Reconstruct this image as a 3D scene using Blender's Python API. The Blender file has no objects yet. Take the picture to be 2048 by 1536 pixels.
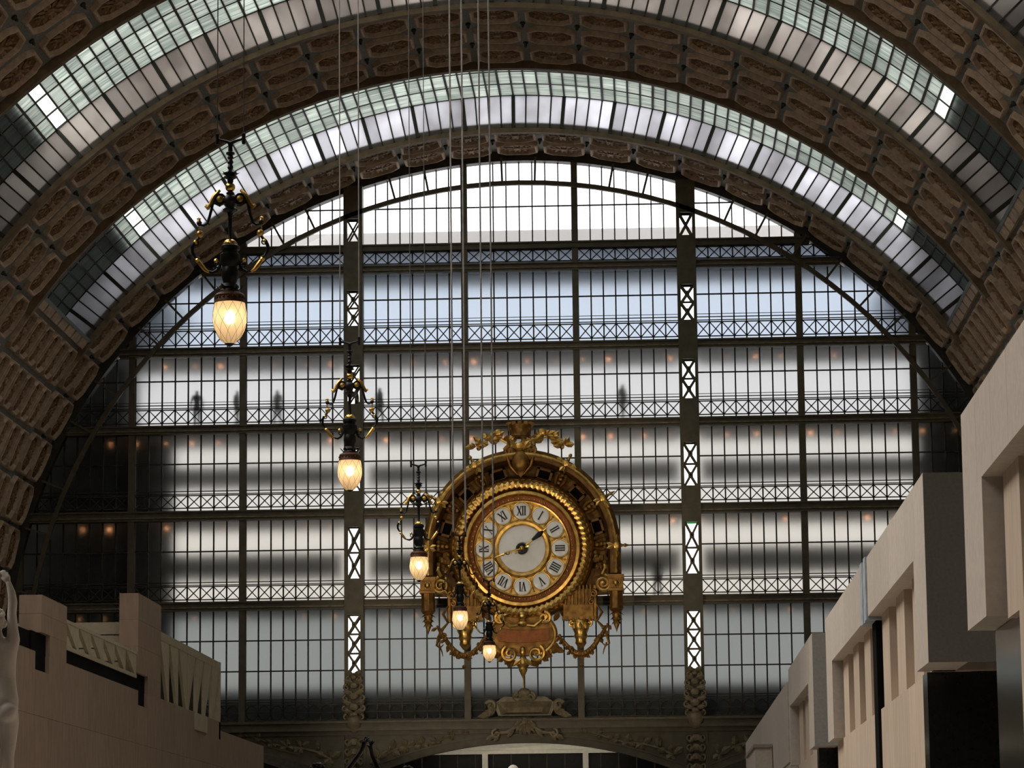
import bpy, math, random
from mathutils import Vector, Matrix
random.seed(7)
C = bpy.context.scene.collection
PI = math.pi
def R(d): return math.radians(d)

# ------------------------------------------------------------------ camera
EYE = 1.7
cd = bpy.data.cameras.new('camera'); cam = bpy.data.objects.new('camera', cd); C.objects.link(cam)
cd.sensor_width = 36.0; cd.lens = 6227.5 / 2048 * 36.0; cd.clip_end = 500; cd.clip_start = .1
YAW, PITCH, ROLL = .0415, .1605, .0109
_r = Vector((math.cos(YAW), math.sin(YAW), 0)); _h = Vector((-math.sin(YAW), math.cos(YAW), 0)); _z = Vector((0, 0, 1))
_f = _h * math.cos(PITCH) + _z * math.sin(PITCH); _u = _z * math.cos(PITCH) - _h * math.sin(PITCH)
_r2 = _r * math.cos(ROLL) - _u * math.sin(ROLL); _u2 = _r * math.sin(ROLL) + _u * math.cos(ROLL)
cam.matrix_world = Matrix(((_r2.x, _u2.x, -_f.x, 0), (_r2.y, _u2.y, -_f.y, 0), (_r2.z, _u2.z, -_f.z, EYE), (0, 0, 0, 1)))
bpy.context.scene.camera = cam

# ------------------------------------------------------------------ sky and exposure
SKY = 2.6
w = bpy.data.worlds.new('overcast_sky'); bpy.context.scene.world = w; w.use_nodes = True
bg = w.node_tree.nodes['Background']; bg.inputs[0].default_value = (1.0, .975, .94, 1); bg.inputs[1].default_value = SKY
sl = bpy.data.lights.new('hazy_sun', 'SUN'); sl.energy = 4.4; sl.angle = R(35); sl.color = (1, .95, .88)
so = bpy.data.objects.new('hazy_sun', sl); C.objects.link(so)
so.rotation_euler = Vector((.72, .0, -.70)).to_track_quat('-Z', 'Y').to_euler()
vs = bpy.context.scene.view_settings
vs.view_transform = 'Standard'; vs.look = 'None'; vs.exposure = 0.0; vs.gamma = 1.0; vs.use_curve_mapping = False

cy = bpy.context.scene.cycles; cy.max_bounces = 8; cy.diffuse_bounces = 3; cy.glossy_bounces = 3; cy.transmission_bounces = 7; cy.transparent_max_bounces = 10; cy.adaptive_threshold = .06

# ------------------------------------------------------------------ materials
def _n(nt, t, **kw):
    n = nt.nodes.new(t)
    for k, v in kw.items(): setattr(n, k, v)
    return n
def mat(name, col, rough=.6, metal=0., noise=.15, scale=6., bump=0., col2=None, spec=.4, rand=0., stretch=None, emit=None):
    m = bpy.data.materials.new(name); m.use_nodes = True; nt = m.node_tree
    b = nt.nodes['Principled BSDF']; b.inputs['Roughness'].default_value = rough; b.inputs['Metallic'].default_value = metal
    b.inputs['Specular IOR Level'].default_value = spec
    tc = _n(nt, 'ShaderNodeTexCoord'); no = _n(nt, 'ShaderNodeTexNoise'); no.inputs['Scale'].default_value = scale; no.inputs['Detail'].default_value = 4
    src = tc.outputs['Object']
    if stretch:
        mp = _n(nt, 'ShaderNodeMapping'); mp.inputs['Scale'].default_value = stretch; nt.links.new(src, mp.inputs[0]); src = mp.outputs[0]
    nt.links.new(src, no.inputs['Vector'])
    ra = _n(nt, 'ShaderNodeValToRGB'); e = ra.color_ramp.elements
    c2 = col2 or tuple(c * (1 - noise * 2) for c in col)
    e[0].position = .3; e[0].color = (*c2, 1); e[1].position = .7; e[1].color = (*[min(1, c * (1 + (0 if col2 else noise))) for c in col], 1)
    nt.links.new(no.outputs['Fac'], ra.inputs[0]); out = ra.outputs[0]
    if rand:
        oi = _n(nt, 'ShaderNodeObjectInfo'); mr = _n(nt, 'ShaderNodeMapRange'); mr.inputs[3].default_value = 1 - rand; mr.inputs[4].default_value = 1 + rand
        nt.links.new(oi.outputs['Random'], mr.inputs[0]); hs = _n(nt, 'ShaderNodeHueSaturation'); nt.links.new(out, hs.inputs['Color']); nt.links.new(mr.outputs[0], hs.inputs['Value']); out = hs.outputs[0]
    nt.links.new(out, b.inputs['Base Color'])
    if bump:
        bu = _n(nt, 'ShaderNodeBump'); bu.inputs['Strength'].default_value = bump; bu.inputs['Distance'].default_value = .02
        nt.links.new(no.outputs['Fac'], bu.inputs['Height']); nt.links.new(bu.outputs[0], b.inputs['Normal'])
    if emit:
        b.inputs['Emission Color'].default_value = (*emit[:3], 1); b.inputs['Emission Strength'].default_value = emit[3]
    return m
def frosted(name, col, rough=.33, dust=.10):
    m = bpy.data.materials.new(name); m.use_nodes = True; nt = m.node_tree; nt.nodes.clear()
    o = _n(nt, 'ShaderNodeOutputMaterial'); r = _n(nt, 'ShaderNodeBsdfRefraction'); r.distribution = 'GGX' if hasattr(r, 'distribution') else r.distribution
    r.inputs['Color'].default_value = (*[math.sqrt(c) for c in col], 1); r.inputs['Roughness'].default_value = rough; r.inputs['IOR'].default_value = 1.45
    d = _n(nt, 'ShaderNodeBsdfDiffuse'); d.inputs[0].default_value = (.34, .36, .33, 1)
    mx = _n(nt, 'ShaderNodeMixShader'); mx.inputs[0].default_value = dust
    nt.links.new(r.outputs[0], mx.inputs[1]); nt.links.new(d.outputs[0], mx.inputs[2]); nt.links.new(mx.outputs[0], o.inputs[0])
    return m
def clear(name, col):
    m = bpy.data.materials.new(name); m.use_nodes = True; nt = m.node_tree; nt.nodes.clear()
    o = _n(nt, 'ShaderNodeOutputMaterial'); t = _n(nt, 'ShaderNodeBsdfTransparent'); t.inputs[0].default_value = (*[math.sqrt(c) for c in col], 1)
    g = _n(nt, 'ShaderNodeBsdfGlossy'); g.inputs[1].default_value = .08; mx = _n(nt, 'ShaderNodeMixShader'); mx.inputs[0].default_value = .05
    nt.links.new(t.outputs[0], mx.inputs[1]); nt.links.new(g.outputs[0], mx.inputs[2]); nt.links.new(mx.outputs[0], o.inputs[0])
    return m
def milky(name, col, col2, refl, scale=(1, 1, 1), nscale=3., streak=False):
    """translucent sheet of glass, clouded unevenly; streak = thin ribs across the hall"""
    m = bpy.data.materials.new(name); m.use_nodes = True; nt = m.node_tree; nt.nodes.clear()
    o = _n(nt, 'ShaderNodeOutputMaterial'); t = _n(nt, 'ShaderNodeBsdfTranslucent'); d = _n(nt, 'ShaderNodeBsdfDiffuse')
    g = _n(nt, 'ShaderNodeNewGeometry'); mp = _n(nt, 'ShaderNodeMapping'); mp.inputs['Scale'].default_value = scale
    nt.links.new(g.outputs['Position'], mp.inputs[0])
    no = _n(nt, 'ShaderNodeTexNoise'); no.inputs['Scale'].default_value = nscale; no.inputs['Detail'].default_value = 3; nt.links.new(mp.outputs[0], no.inputs['Vector'])
    ra = _n(nt, 'ShaderNodeValToRGB'); e = ra.color_ramp.elements; e[0].position = .36; e[0].color = (*col2, 1); e[1].position = .62; e[1].color = (*col, 1)
    nt.links.new(no.outputs['Fac'], ra.inputs[0])
    oi = _n(nt, 'ShaderNodeObjectInfo'); mr = _n(nt, 'ShaderNodeMapRange'); mr.inputs[3].default_value = .82; mr.inputs[4].default_value = 1.15; nt.links.new(oi.outputs['Random'], mr.inputs[0])
    hs = _n(nt, 'ShaderNodeHueSaturation'); nt.links.new(ra.outputs[0], hs.inputs['Color']); nt.links.new(mr.outputs[0], hs.inputs['Value'])
    nt.links.new(hs.outputs[0], t.inputs[0]); d.inputs[0].default_value = (*refl, 1)
    ad = _n(nt, 'ShaderNodeAddShader'); nt.links.new(t.outputs[0], ad.inputs[0]); nt.links.new(d.outputs[0], ad.inputs[1]); nt.links.new(ad.outputs[0], o.inputs[0])
    return m
def emitter(name, col, s):
    m = bpy.data.materials.new(name); m.use_nodes = True; nt = m.node_tree; nt.nodes.clear()
    o = _n(nt, 'ShaderNodeOutputMaterial'); e = _n(nt, 'ShaderNodeEmission'); e.inputs[0].default_value = (*col, 1); e.inputs[1].default_value = s
    nt.links.new(e.outputs[0], o.inputs[0]); return m
M = dict(
    iron=mat('painted_iron', (.12, .096, .058), .55, noise=.12, scale=3),
    iron_dark=mat('dark_iron', (.045, .037, .026), .55, noise=.12, scale=3),
    relief=mat('bronzed_relief', (.22, .17, .10), .45, noise=.2, scale=5, bump=.3),
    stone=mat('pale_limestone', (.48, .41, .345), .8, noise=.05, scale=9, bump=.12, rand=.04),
    stone_side=mat('shaded_grey_limestone', (.27, .25, .22), .8, noise=.05, scale=20, bump=.15),  # darker limestone for end faces, their shade partly put into the colour
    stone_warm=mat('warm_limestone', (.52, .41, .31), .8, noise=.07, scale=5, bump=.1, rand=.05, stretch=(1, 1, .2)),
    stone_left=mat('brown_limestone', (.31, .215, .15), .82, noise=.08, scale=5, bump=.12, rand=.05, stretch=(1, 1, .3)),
    cream=mat('cream_concrete', (.44, .375, .255), .8, noise=.06, scale=4, rand=.04),
    black=mat('granite_and_shade_black', (.008, .007, .006), .95, noise=.1, scale=20, spec=.05),  # black granite, also the painted-in shade of deep openings
    blackgloss=mat('polished_black_stone', (.02, .02, .018), .16, noise=.1, scale=12, spec=.6),
    blue=mat('bluish_seal', (.36, .40, .44), .7),
    shell=mat('grey_green_plaster', (.27, .26, .235), .8, noise=.15, scale=14, bump=.4),
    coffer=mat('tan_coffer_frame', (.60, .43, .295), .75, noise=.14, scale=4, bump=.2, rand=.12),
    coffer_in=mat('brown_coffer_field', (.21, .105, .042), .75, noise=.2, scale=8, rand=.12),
    rosette=mat('brown_rosette', (.36, .20, .09), .65, noise=.25, scale=7, bump=.3),
    moulding=mat('brown_moulding', (.22, .145, .08), .7, noise=.15, scale=3),
    gold=mat('aged_gilding', (.80, .49, .14), .36, 1., noise=.22, scale=5, bump=.15),
    gold_dark=mat('tarnished_gilding', (.33, .165, .042), .45, .75, noise=.25, scale=4, bump=.2),
    gold_red=mat('reddish_gilding', (.29, .095, .028), .5, .6, noise=.15, scale=5),
    gold_bright=mat('bright_gilding', (.95, .62, .16), .22, 1., noise=.08, scale=6),
    bronze=mat('blackened_bronze', (.020, .019, .018), .38, .6, noise=.2, scale=10, bump=.2),
    bronze_statue=mat('dark_statue_bronze', (.035, .032, .030), .3, .9, noise=.2, scale=8),
    brown_bronze=mat('brown_bronze', (.11, .045, .02), .5, .5, noise=.2, scale=12),
    gold_shaded=mat('shaded_gilding', (.19, .092, .026), .5, .7, noise=.25, scale=4, bump=.2),  # darker gilding, shade inside the hood put into the colour
    enamel=mat('white_enamel', (.90, .885, .87), .28, noise=.02, scale=4),
    ink=mat('black_enamel', (.010, .010, .010), .35),
    marble=mat('white_marble', (.84, .75, .66), .5, noise=.06, scale=7),
    chain=mat('grey_steel_cable', (.34, .30, .27), .5, .3),
    chain_dark=mat('dark_steel_cable', (.10, .09, .08), .5, .3),
    slab=mat('gallery_concrete', (.20, .195, .18), .8),
    outer=mat('grey_facade', (.05, .052, .05), .8),
    roofmat=mat('zinc_roof', (.45, .46, .48), .6),
    paleroof=mat('pale_pink_roof', (.55, .52, .51), .6, noise=.03, scale=1),
    white=mat('white_plaster', (.80, .78, .72), .7, noise=.04),
    attic=mat('attic_lining', (.75, .76, .72), .8),
    dullpanel=mat('grey_panel', (.22, .25, .25), .7, noise=.06),
    floor=mat('pale_stone_floor', (.50, .44, .37), .5, noise=.08, scale=.8),
    dim=mat('dark_wall_paint', (.07, .06, .045), .8),
    navy=mat('dark_window_pane', (.007, .007, .010), .4, spec=.15),
    cloth=mat('dark_clothing', (.03, .03, .035), .8),
    cloth2=mat('grey_clothing', (.09, .09, .10), .8),
    skin=mat('skin', (.45, .28, .2), .6),
    f1=frosted('frosted_glass_bluish', (.31, .36, .44)),
    f2=frosted('frosted_glass_white', (.35, .358, .375)),
    f3=frosted('frosted_glass_neutral', (.38, .375, .365)),
    f4=frosted('frosted_glass_warm', (.375, .36, .335)),
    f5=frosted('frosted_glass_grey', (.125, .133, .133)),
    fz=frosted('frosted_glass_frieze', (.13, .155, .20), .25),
    clear=clear('clear_glass', (.93, .96, 1.0)),
    clear_teal=clear('clear_teal_glass', (.72, .85, .80)),
    teal=milky('teal_glass', (.435, .455, .44), (.27, .305, .29), (.055, .06, .057), (.25, 3.2, .25), 2.2),
    milk0=milky('skylit_milky_glass', (.70, .71, .76), (.47, .47, .50), (.10, .09, .085), (.5, .5, .5), .9),  # brighter sky behind the last bay put into the glass colour
    milk1=milky('dimmed_milky_glass', (.55, .525, .51), (.35, .325, .315), (.10, .09, .085), (.5, .5, .5), .9),  # dimmer copy for the nearer bays, weaker light put into the colour
    bulb=emitter('lamp_bulb', (1, .80, .52), 34.),
    spot=emitter('spot_bulb', (1, .45, .2), 14.),
    green=emitter('green_sign_light', (.05, .6, .12), .35),
)
def globe_mat():
    m = bpy.data.materials.new('amber_lamp_glass'); m.use_nodes = True; nt = m.node_tree; nt.nodes.clear()
    o = _n(nt, 'ShaderNodeOutputMaterial'); t = _n(nt, 'ShaderNodeBsdfTranslucent'); t.inputs[0].default_value = (.85, .66, .46, 1)
    r = _n(nt, 'ShaderNodeBsdfRefraction'); r.inputs['Color'].default_value = (1, .86, .68, 1); r.inputs['Roughness'].default_value = .8; r.inputs['IOR'].default_value = 1.2
    mx = _n(nt, 'ShaderNodeMixShader'); mx.inputs[0].default_value = .45
    nt.links.new(t.outputs[0], mx.inputs[1]); nt.links.new(r.outputs[0], mx.inputs[2]); nt.links.new(mx.outputs[0], o.inputs[0]); return m
M['globe'] = globe_mat()

# ------------------------------------------------------------------ mesh helpers
class MB:
    def __init__(s): s.v = []; s.f = []
    def add(s, vs_, fs_):
        o = len(s.v); s.v += [tuple(p) for p in vs_]; s.f += [tuple(i + o for i in f) for f in fs_]; return s
    def box(s, x0, x1, y0, y1, z0, z1):
        return s.add([(x0, y0, z0), (x1, y0, z0), (x1, y1, z0), (x0, y1, z0), (x0, y0, z1), (x1, y0, z1), (x1, y1, z1), (x0, y1, z1)],
                     [(0, 3, 2, 1), (4, 5, 6, 7), (0, 1, 5, 4), (1, 2, 6, 5), (2, 3, 7, 6), (3, 0, 4, 7)])
    def bar(s, p, q, wd, dp, nrm=(0, -1, 0)):
        """rectangular bar from p to q, wd across, dp along nrm"""
        p = Vector(p); q = Vector(q); n = Vector(nrm).normalized(); d = (q - p).normalized(); sd = d.cross(n).normalized() * wd / 2; nn = n * dp / 2
        vs_ = [a + i * sd + j * nn for a in (p, q) for i, j in ((-1, -1), (1, -1), (1, 1), (-1, 1))]
        return s.add(vs_, [(0, 1, 2, 3), (7, 6, 5, 4), (0, 4, 5, 1), (1, 5, 6, 2), (2, 6, 7, 3), (3, 7, 4, 0)])
    def prism(s, poly, axis, a, b):
        """polygon in the two other axes, extruded from a to b along axis"""
        n = len(poly)
        def mk(p, t): return {'y': (p[0], t, p[1]), 'x': (t, p[0], p[1]), 'z': (p[0], p[1], t)}[axis]
        return s.add([mk(p, a) for p in poly] + [mk(p, b) for p in poly],
                     [tuple(range(n)), tuple(range(2 * n - 1, n - 1, -1))] + [(i, i + n, (i + 1) % n + n, (i + 1) % n) for i in range(n)])
    def tube(s, path, rad, n=8, cap=True):
        path = [Vector(p) for p in path]; k = len(path)
        rad = [rad] * k if not hasattr(rad, '__len__') else rad
        up = Vector((.13, .97, .21)).normalized(); o = len(s.v)
        for i, p in enumerate(path):
            d = (path[min(i + 1, k - 1)] - path[max(i - 1, 0)])
            d = d.normalized() if d.length > 1e-9 else Vector((0, 0, 1))
            a = d.cross(up); a = a.normalized() if a.length > 1e-4 else d.orthogonal().normalized(); b = d.cross(a)
            for j in range(n):
                t = 2 * PI * j / n; s.v.append(tuple(p + (a * math.cos(t) + b * math.sin(t)) * rad[i]))
        for i in range(k - 1):
            for j in range(n):
                s.f.append((o + i * n + j, o + i * n + (j + 1) % n, o + (i + 1) * n + (j + 1) % n, o + (i + 1) * n + j))
        if cap: s.f.append(tuple(o + j for j in range(n - 1, -1, -1))); s.f.append(tuple(o + (k - 1) * n + j for j in range(n)))
        return s
    def lathe(s, prof, n=16, c=(0, 0, 0), axis='z', mod=None, a0=0., a1=2 * PI):
        """profile of (radius, height); around z (height up) or around y (height towards the camera = -y)"""
        o = len(s.v); k = len(prof); full = abs(a1 - a0 - 2 * PI) < 1e-6; m = n if full else n + 1
        for r, h in prof:
            for j in range(m):
                t = a0 + (a1 - a0) * j / n; rr = r * (mod(t) if mod else 1)
                if axis == 'z': s.v.append((c[0] + rr * math.cos(t), c[1] + rr * math.sin(t), c[2] + h))
                else: s.v.append((c[0] + rr * math.cos(t), c[1] - h, c[2] + rr * math.sin(t)))
        for i in range(k - 1):
            for j in range(n):
                j2 = (j + 1) % m if full else j + 1
                s.f.append((o + i * m + j, o + i * m + j2, o + (i + 1) * m + j2, o + (i + 1) * m + j))
        return s
    def ball(s, c, r, n=8, sc=(1, 1, 1)):
        o = len(s.v); h = max(4, n // 2)
        s.v.append((c[0], c[1], c[2] + r * sc[2]))
        for i in range(1, h):
            a = PI * i / h
            for j in range(n):
                t = 2 * PI * j / n; s.v.append((c[0] + r * sc[0] * math.sin(a) * math.cos(t), c[1] + r * sc[1] * math.sin(a) * math.sin(t), c[2] + r * sc[2] * math.cos(a)))
        s.v.append((c[0], c[1], c[2] - r * sc[2])); e = len(s.v) - 1
        for j in range(n):
            s.f.append((o, o + 1 + j, o + 1 + (j + 1) % n)); s.f.append((e, e - n + (j + 1) % n, e - n + j))
        for i in range(h - 2):
            for j in range(n):
                s.f.append((o + 1 + i * n + j, o + 1 + (i + 1) * n + j, o + 1 + (i + 1) * n + (j + 1) % n, o + 1 + i * n + (j + 1) % n))
        return s
    def leaf(s, b, t, wd, nrm=(0, -1, 0), th=.25):
        """pointed leaf with a raised midrib and real thickness"""
        b = Vector(b); t = Vector(t); n = Vector(nrm).normalized(); d = t - b; L = d.length; sd = d.cross(n).normalized() * wd / 2
        h = n * wd * th
        m1 = b + d * .3; m2 = b + d * .65
        vs_ = [b, t + n * wd * .1, m1 + sd * .8, m1 - sd * .8, m2 + sd, m2 - sd, m1 + h, m2 + h, m1 - h * .5, m2 - h * .5]
        return s.add(vs_, [(0, 2, 6), (0, 6, 3), (2, 4, 7, 6), (6, 7, 5, 3), (4, 1, 7), (7, 1, 5), (0, 8, 2), (0, 3, 8), (2, 8, 9, 4), (8, 3, 5, 9), (4, 9, 1), (9, 5, 1)])
    def scroll(s, c, r0, r1, turns, a0, tr, sgn=1, n=6, y=0., flat=None, steps=14, tr1=None):
        """spiral tube in the x-z plane"""
        k = int(steps * turns) + 2; P_ = []; Rr = []
        for i in range(k):
            u = i / (k - 1); a = a0 + sgn * 2 * PI * turns * u; r = r0 + (r1 - r0) * u
            P_.append((c[0] + r * math.cos(a), (c[1] if len(c) > 2 else y), c[-1] + r * math.sin(a))); Rr.append(tr + ((tr1 if tr1 is not None else tr * .6) - tr) * u)
        return s.tube(P_, Rr, n)
    def xf(s, m):
        s.v = [tuple(m @ Vector(p)) for p in s.v]; return s
    def mirrored(s):
        o = MB(); o.v = [(-x, y, z) for x, y, z in s.v]; o.f = [tuple(reversed(f)) for f in s.f]; return o
    def join(s, o): return s.add(o.v, o.f)
    def mesh(s, name, m, smooth=False):
        me = bpy.data.meshes.new(name); me.from_pydata(s.v, [], s.f); me.materials.append(m)
        if smooth:
            me.polygons.foreach_set('use_smooth', [True] * len(me.polygons))
            try: me.set_sharp_from_angle(angle=R(38))
            except Exception: pass
        me.update(); return me
    def build(s, name, m, parent=None, smooth=False, loc=None):
        return put(name, s.mesh(name, m, smooth), parent, loc)
def put(name, me, parent=None, loc=None, mw=None):
    o = bpy.data.objects.new(name, me); C.objects.link(o)
    if parent is not None: o.parent = parent
    if mw is not None: o.matrix_basis = mw
    elif loc is not None: o.location = loc
    return o
def empty(name, loc=(0, 0, 0)):
    o = bpy.data.objects.new(name, None); C.objects.link(o); o.location = loc; o.empty_display_size = .3; return o
def tag(o, label=None, cat=None, group=None, kind=None):
    if label: o['label'] = label
    if cat: o['category'] = cat
    if group: o['group'] = group
    if kind: o['kind'] = kind
    return o
def struct(o, label): o['kind'] = 'structure'; o['label'] = label; return o
def arc_pts(cx, cz, r, a0, a1, n): return [(cx + r * math.cos(a0 + (a1 - a0) * i / n), cz + r * math.sin(a0 + (a1 - a0) * i / n)) for i in range(n + 1)]

# ------------------------------------------------------------------ the hall: dimensions
XC, ZC, VA, VB = -5.085, 11.71, 22.08, 21.31       # axis, springing, half width and rise of the vault
YW = 132.0                                          # plane of the glazed end wall
def E(th, dr=0.):                                   # point of the vault at angle th (degrees) from the crown
    t = R(th); return XC + (VA + dr) * math.sin(t), ZC + (VB + dr) * math.cos(t)
def ez(x, dr=0.):                                   # height of the vault above x
    u = (x - XC) / (VA + dr); return ZC + (VB + dr) * math.sqrt(max(0, 1 - u * u))
def ex(z, dr=0.):
    if z <= ZC: return VA + dr
    u = (z - ZC) / (VB + dr); return (VA + dr) * math.sqrt(max(0, 1 - u * u))
def strip(mb, y0, y1, d0, d1, t0, t1, step=2.6):
    """solid curved slab between two angles"""
    n = max(1, int(round((t1 - t0) / step))); o = len(mb.v)
    for i in range(n + 1):
        t = t0 + (t1 - t0) * i / n
        for d in (d0, d1):
            x, z = E(t, d)
            mb.v.append((x, y0, z)); mb.v.append((x, y1, z))
    for i in range(n):
        a = o + i * 4; b = a + 4
        mb.f += [(a, a + 1, b + 1, b), (a + 2, b + 2, b + 3, a + 3), (a, b, b + 2, a + 2), (a + 1, a + 3, b + 3, b + 1)]
    a = o; mb.f.append((a, a + 2, a + 3, a + 1)); a = o + n * 4; mb.f.append((a, a + 1, a + 3, a + 2))
    return mb
# ------------------------------------------------------------------ floor, side walls, back wall
RIBS = [(126.9, 132.25), (108.17, 116.85), (89.42, 98.10), (70.67, 79.35)]
FARRIBS = [(51.92, 60.60), (33.17, 41.85), (14.42, 23.10), (-4.33, 4.35)]
SE = 53.4                                             # skylights end at this angle from the crown
x0, x1 = XC - VA, XC + VA
struct(MB().box(x0 - .5, x1 + .5, -14, 140, -.3, 0).build('floor', M['floor']), 'pale stone floor of the long hall')
struct(MB().box(x0 - .6, x0, -14, 132.2, 0, ZC).build('wall_left', M['dim']), 'dark side wall under the vault on the left')
struct(MB().box(x1, x1 + .6, -14, 132.2, 0, ZC).build('wall_right', M['dim']), 'dark side wall under the vault on the right')
struct(MB().box(x0 - .6, x1 + .6, -14.6, -14, 0, 36).build('wall_back', M['dim']), 'plain end wall at the near end of the hall')

def px(X, Y, Z):
    p = Vector((X, Y, Z - EYE)); d = p.dot(_f)
    return (1024 + 6227.5 * p.dot(_r2) / d, 768 - 6227.5 * p.dot(_u2) / d) if d > 0 else (-9e9, -9e9)
def inview(X, Y, Z, m=420):
    u, v = px(X, Y, Z); return -m < u < 2048 + m and -m < v < 1536 + m

# coffer meshes, shared by every coffer of a kind
def octo(hl, hw, c): return [(-hl + c, -hw), (hl - c, -hw), (hl, -hw + c), (hl, hw - c), (hl - c, hw), (-hl + c, hw), (-hl, hw - c), (-hl, -hw + c)]
def coffer_mesh(hl, hw, c):
    b = MB(); rings = [(0, -.24), (.04, -.03), (.08, .0), (.13, -.02), (.18, -.17)]
    for ins, z in rings: b.v += [(x, y, z) for x, y in octo(hl - ins, hw - ins, max(.05, c - ins * .4))]
    for i in range(len(rings) - 1):
        for j in range(8): b.f.append((i * 8 + j, i * 8 + (j + 1) % 8, (i + 1) * 8 + (j + 1) % 8, (i + 1) * 8 + j))
    return b.mesh('coffer', M['coffer'])
def rosette_mesh(hl, hw, c):
    b = MB(); o = octo(hl - .17, hw - .17, max(.05, c - .07))
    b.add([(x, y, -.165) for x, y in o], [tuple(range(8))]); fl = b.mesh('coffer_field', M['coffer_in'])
    b = MB(); k = (hw - .17)
    b.ball((0, 0, -.12), .15, 8, (1.2, 1.2, .6))
    for s in (-1, 1):
        b.ball((s * .34, 0, -.13), .11, 6, (1.5, .9, .6)); b.ball((s * .52, 0, -.13), .07, 6, (1, 1.2, .7))
        for t in (-1, 1):
            b.leaf((s * .08, t * .04, -.15), (s * .40, t * k * .75, -.10), .17, (0, 0, 1), .3)
            b.leaf((s * .02, t * .08, -.15), (s * .10, t * k * .85, -.10), .16, (0, 0, 1), .3)
            b.leaf((s * .30, t * .02, -.15), (s * .58, t * k * .5, -.10), .12, (0, 0, 1), .3)
    return fl, b.mesh('rosette', M['rosette'], True)
CB = (.91, .96, .36); CS = (.90, .72, .24)
cofB = coffer_mesh(*CB); fldB, rosB = rosette_mesh(*CB); cofS = coffer_mesh(*CS); fldS, rosS = rosette_mesh(*CS)
bossM = MB().lathe([(.0, .0), (.09, .0), (.10, .06), (.05, .12), (.06, .16), (.0, .24)], 6).mesh('boss', M['iron_dark'])
def frame_at(th, y, dr=0.):
    t = R(th); tx, tz = VA * math.cos(t), -VB * math.sin(t); l = math.hypot(tx, tz); tx /= l; tz /= l
    X, Z = E(th, dr); nx, nz = tz, -tx        # inward
    return Matrix(((-tx, 0, nx, X), (0, 1, 0, y), (-tz, 0, nz, Z), (0, 0, 0, 1)))
def coffers(parent, rows, ths, big):
    for th in ths:
        for y in rows:
            X, Z = E(th)
            if not inview(X, y, Z): continue
            mw = frame_at(th, y)
            c = put('coffer', cofB if big else cofS, parent, mw=mw)
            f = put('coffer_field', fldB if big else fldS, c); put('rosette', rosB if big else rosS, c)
TH = [5.2 * k for k in range(-17, 18)]
names = ['arch of coffers framing the glazed end wall', 'broad coffered arch in the middle of the vault', 'broad coffered arch nearest the camera, cut by the picture corners', 'coffered arch above the camera, beyond the picture']
for k, (ya, yb) in enumerate(RIBS):
    rib = strip(MB(), ya, yb, 0.22, .32, -90, 90, 1.3).build('ceiling', M['shell']); struct(rib, names[k])
    if k < 3:
        rows = [128.25, 130.50] if k == 0 else [yb - 1.62, yb - 4.36, yb - 7.10]
        coffers(rib, rows, TH, True)
        for ym, dr in ((ya + .14, 0), (yb - .12, .02)):
            if k == 0 and ym > 130: continue
            for t0 in range(-56, 56, 8):
                X, Z = E(t0 + 4)
                if inview(X, ym, Z, 250): strip(MB(), ym - .16, ym + .16, -.08, .3, t0, t0 + 8).build('moulding', M['moulding'], rib)
        for th in TH:
            for y in rows[:-1]:
                X, Z = E(th + 2.6)
                if inview(X, y, Z): put('boss', bossM, rib, mw=frame_at(th + 2.6, y - 1.37 if k else y + 1.12, .22))
OPEN_FAR = (-51, 25)  # open angles of the unseen skylights, chosen to steer the light
for ya, yb in FARRIBS:
    struct(strip(MB(), ya, yb, .22, .6, -90, 90, 5).build('ceiling', M['shell']), 'plain arch of the vault, %d metres along the hall' % ya)

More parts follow.
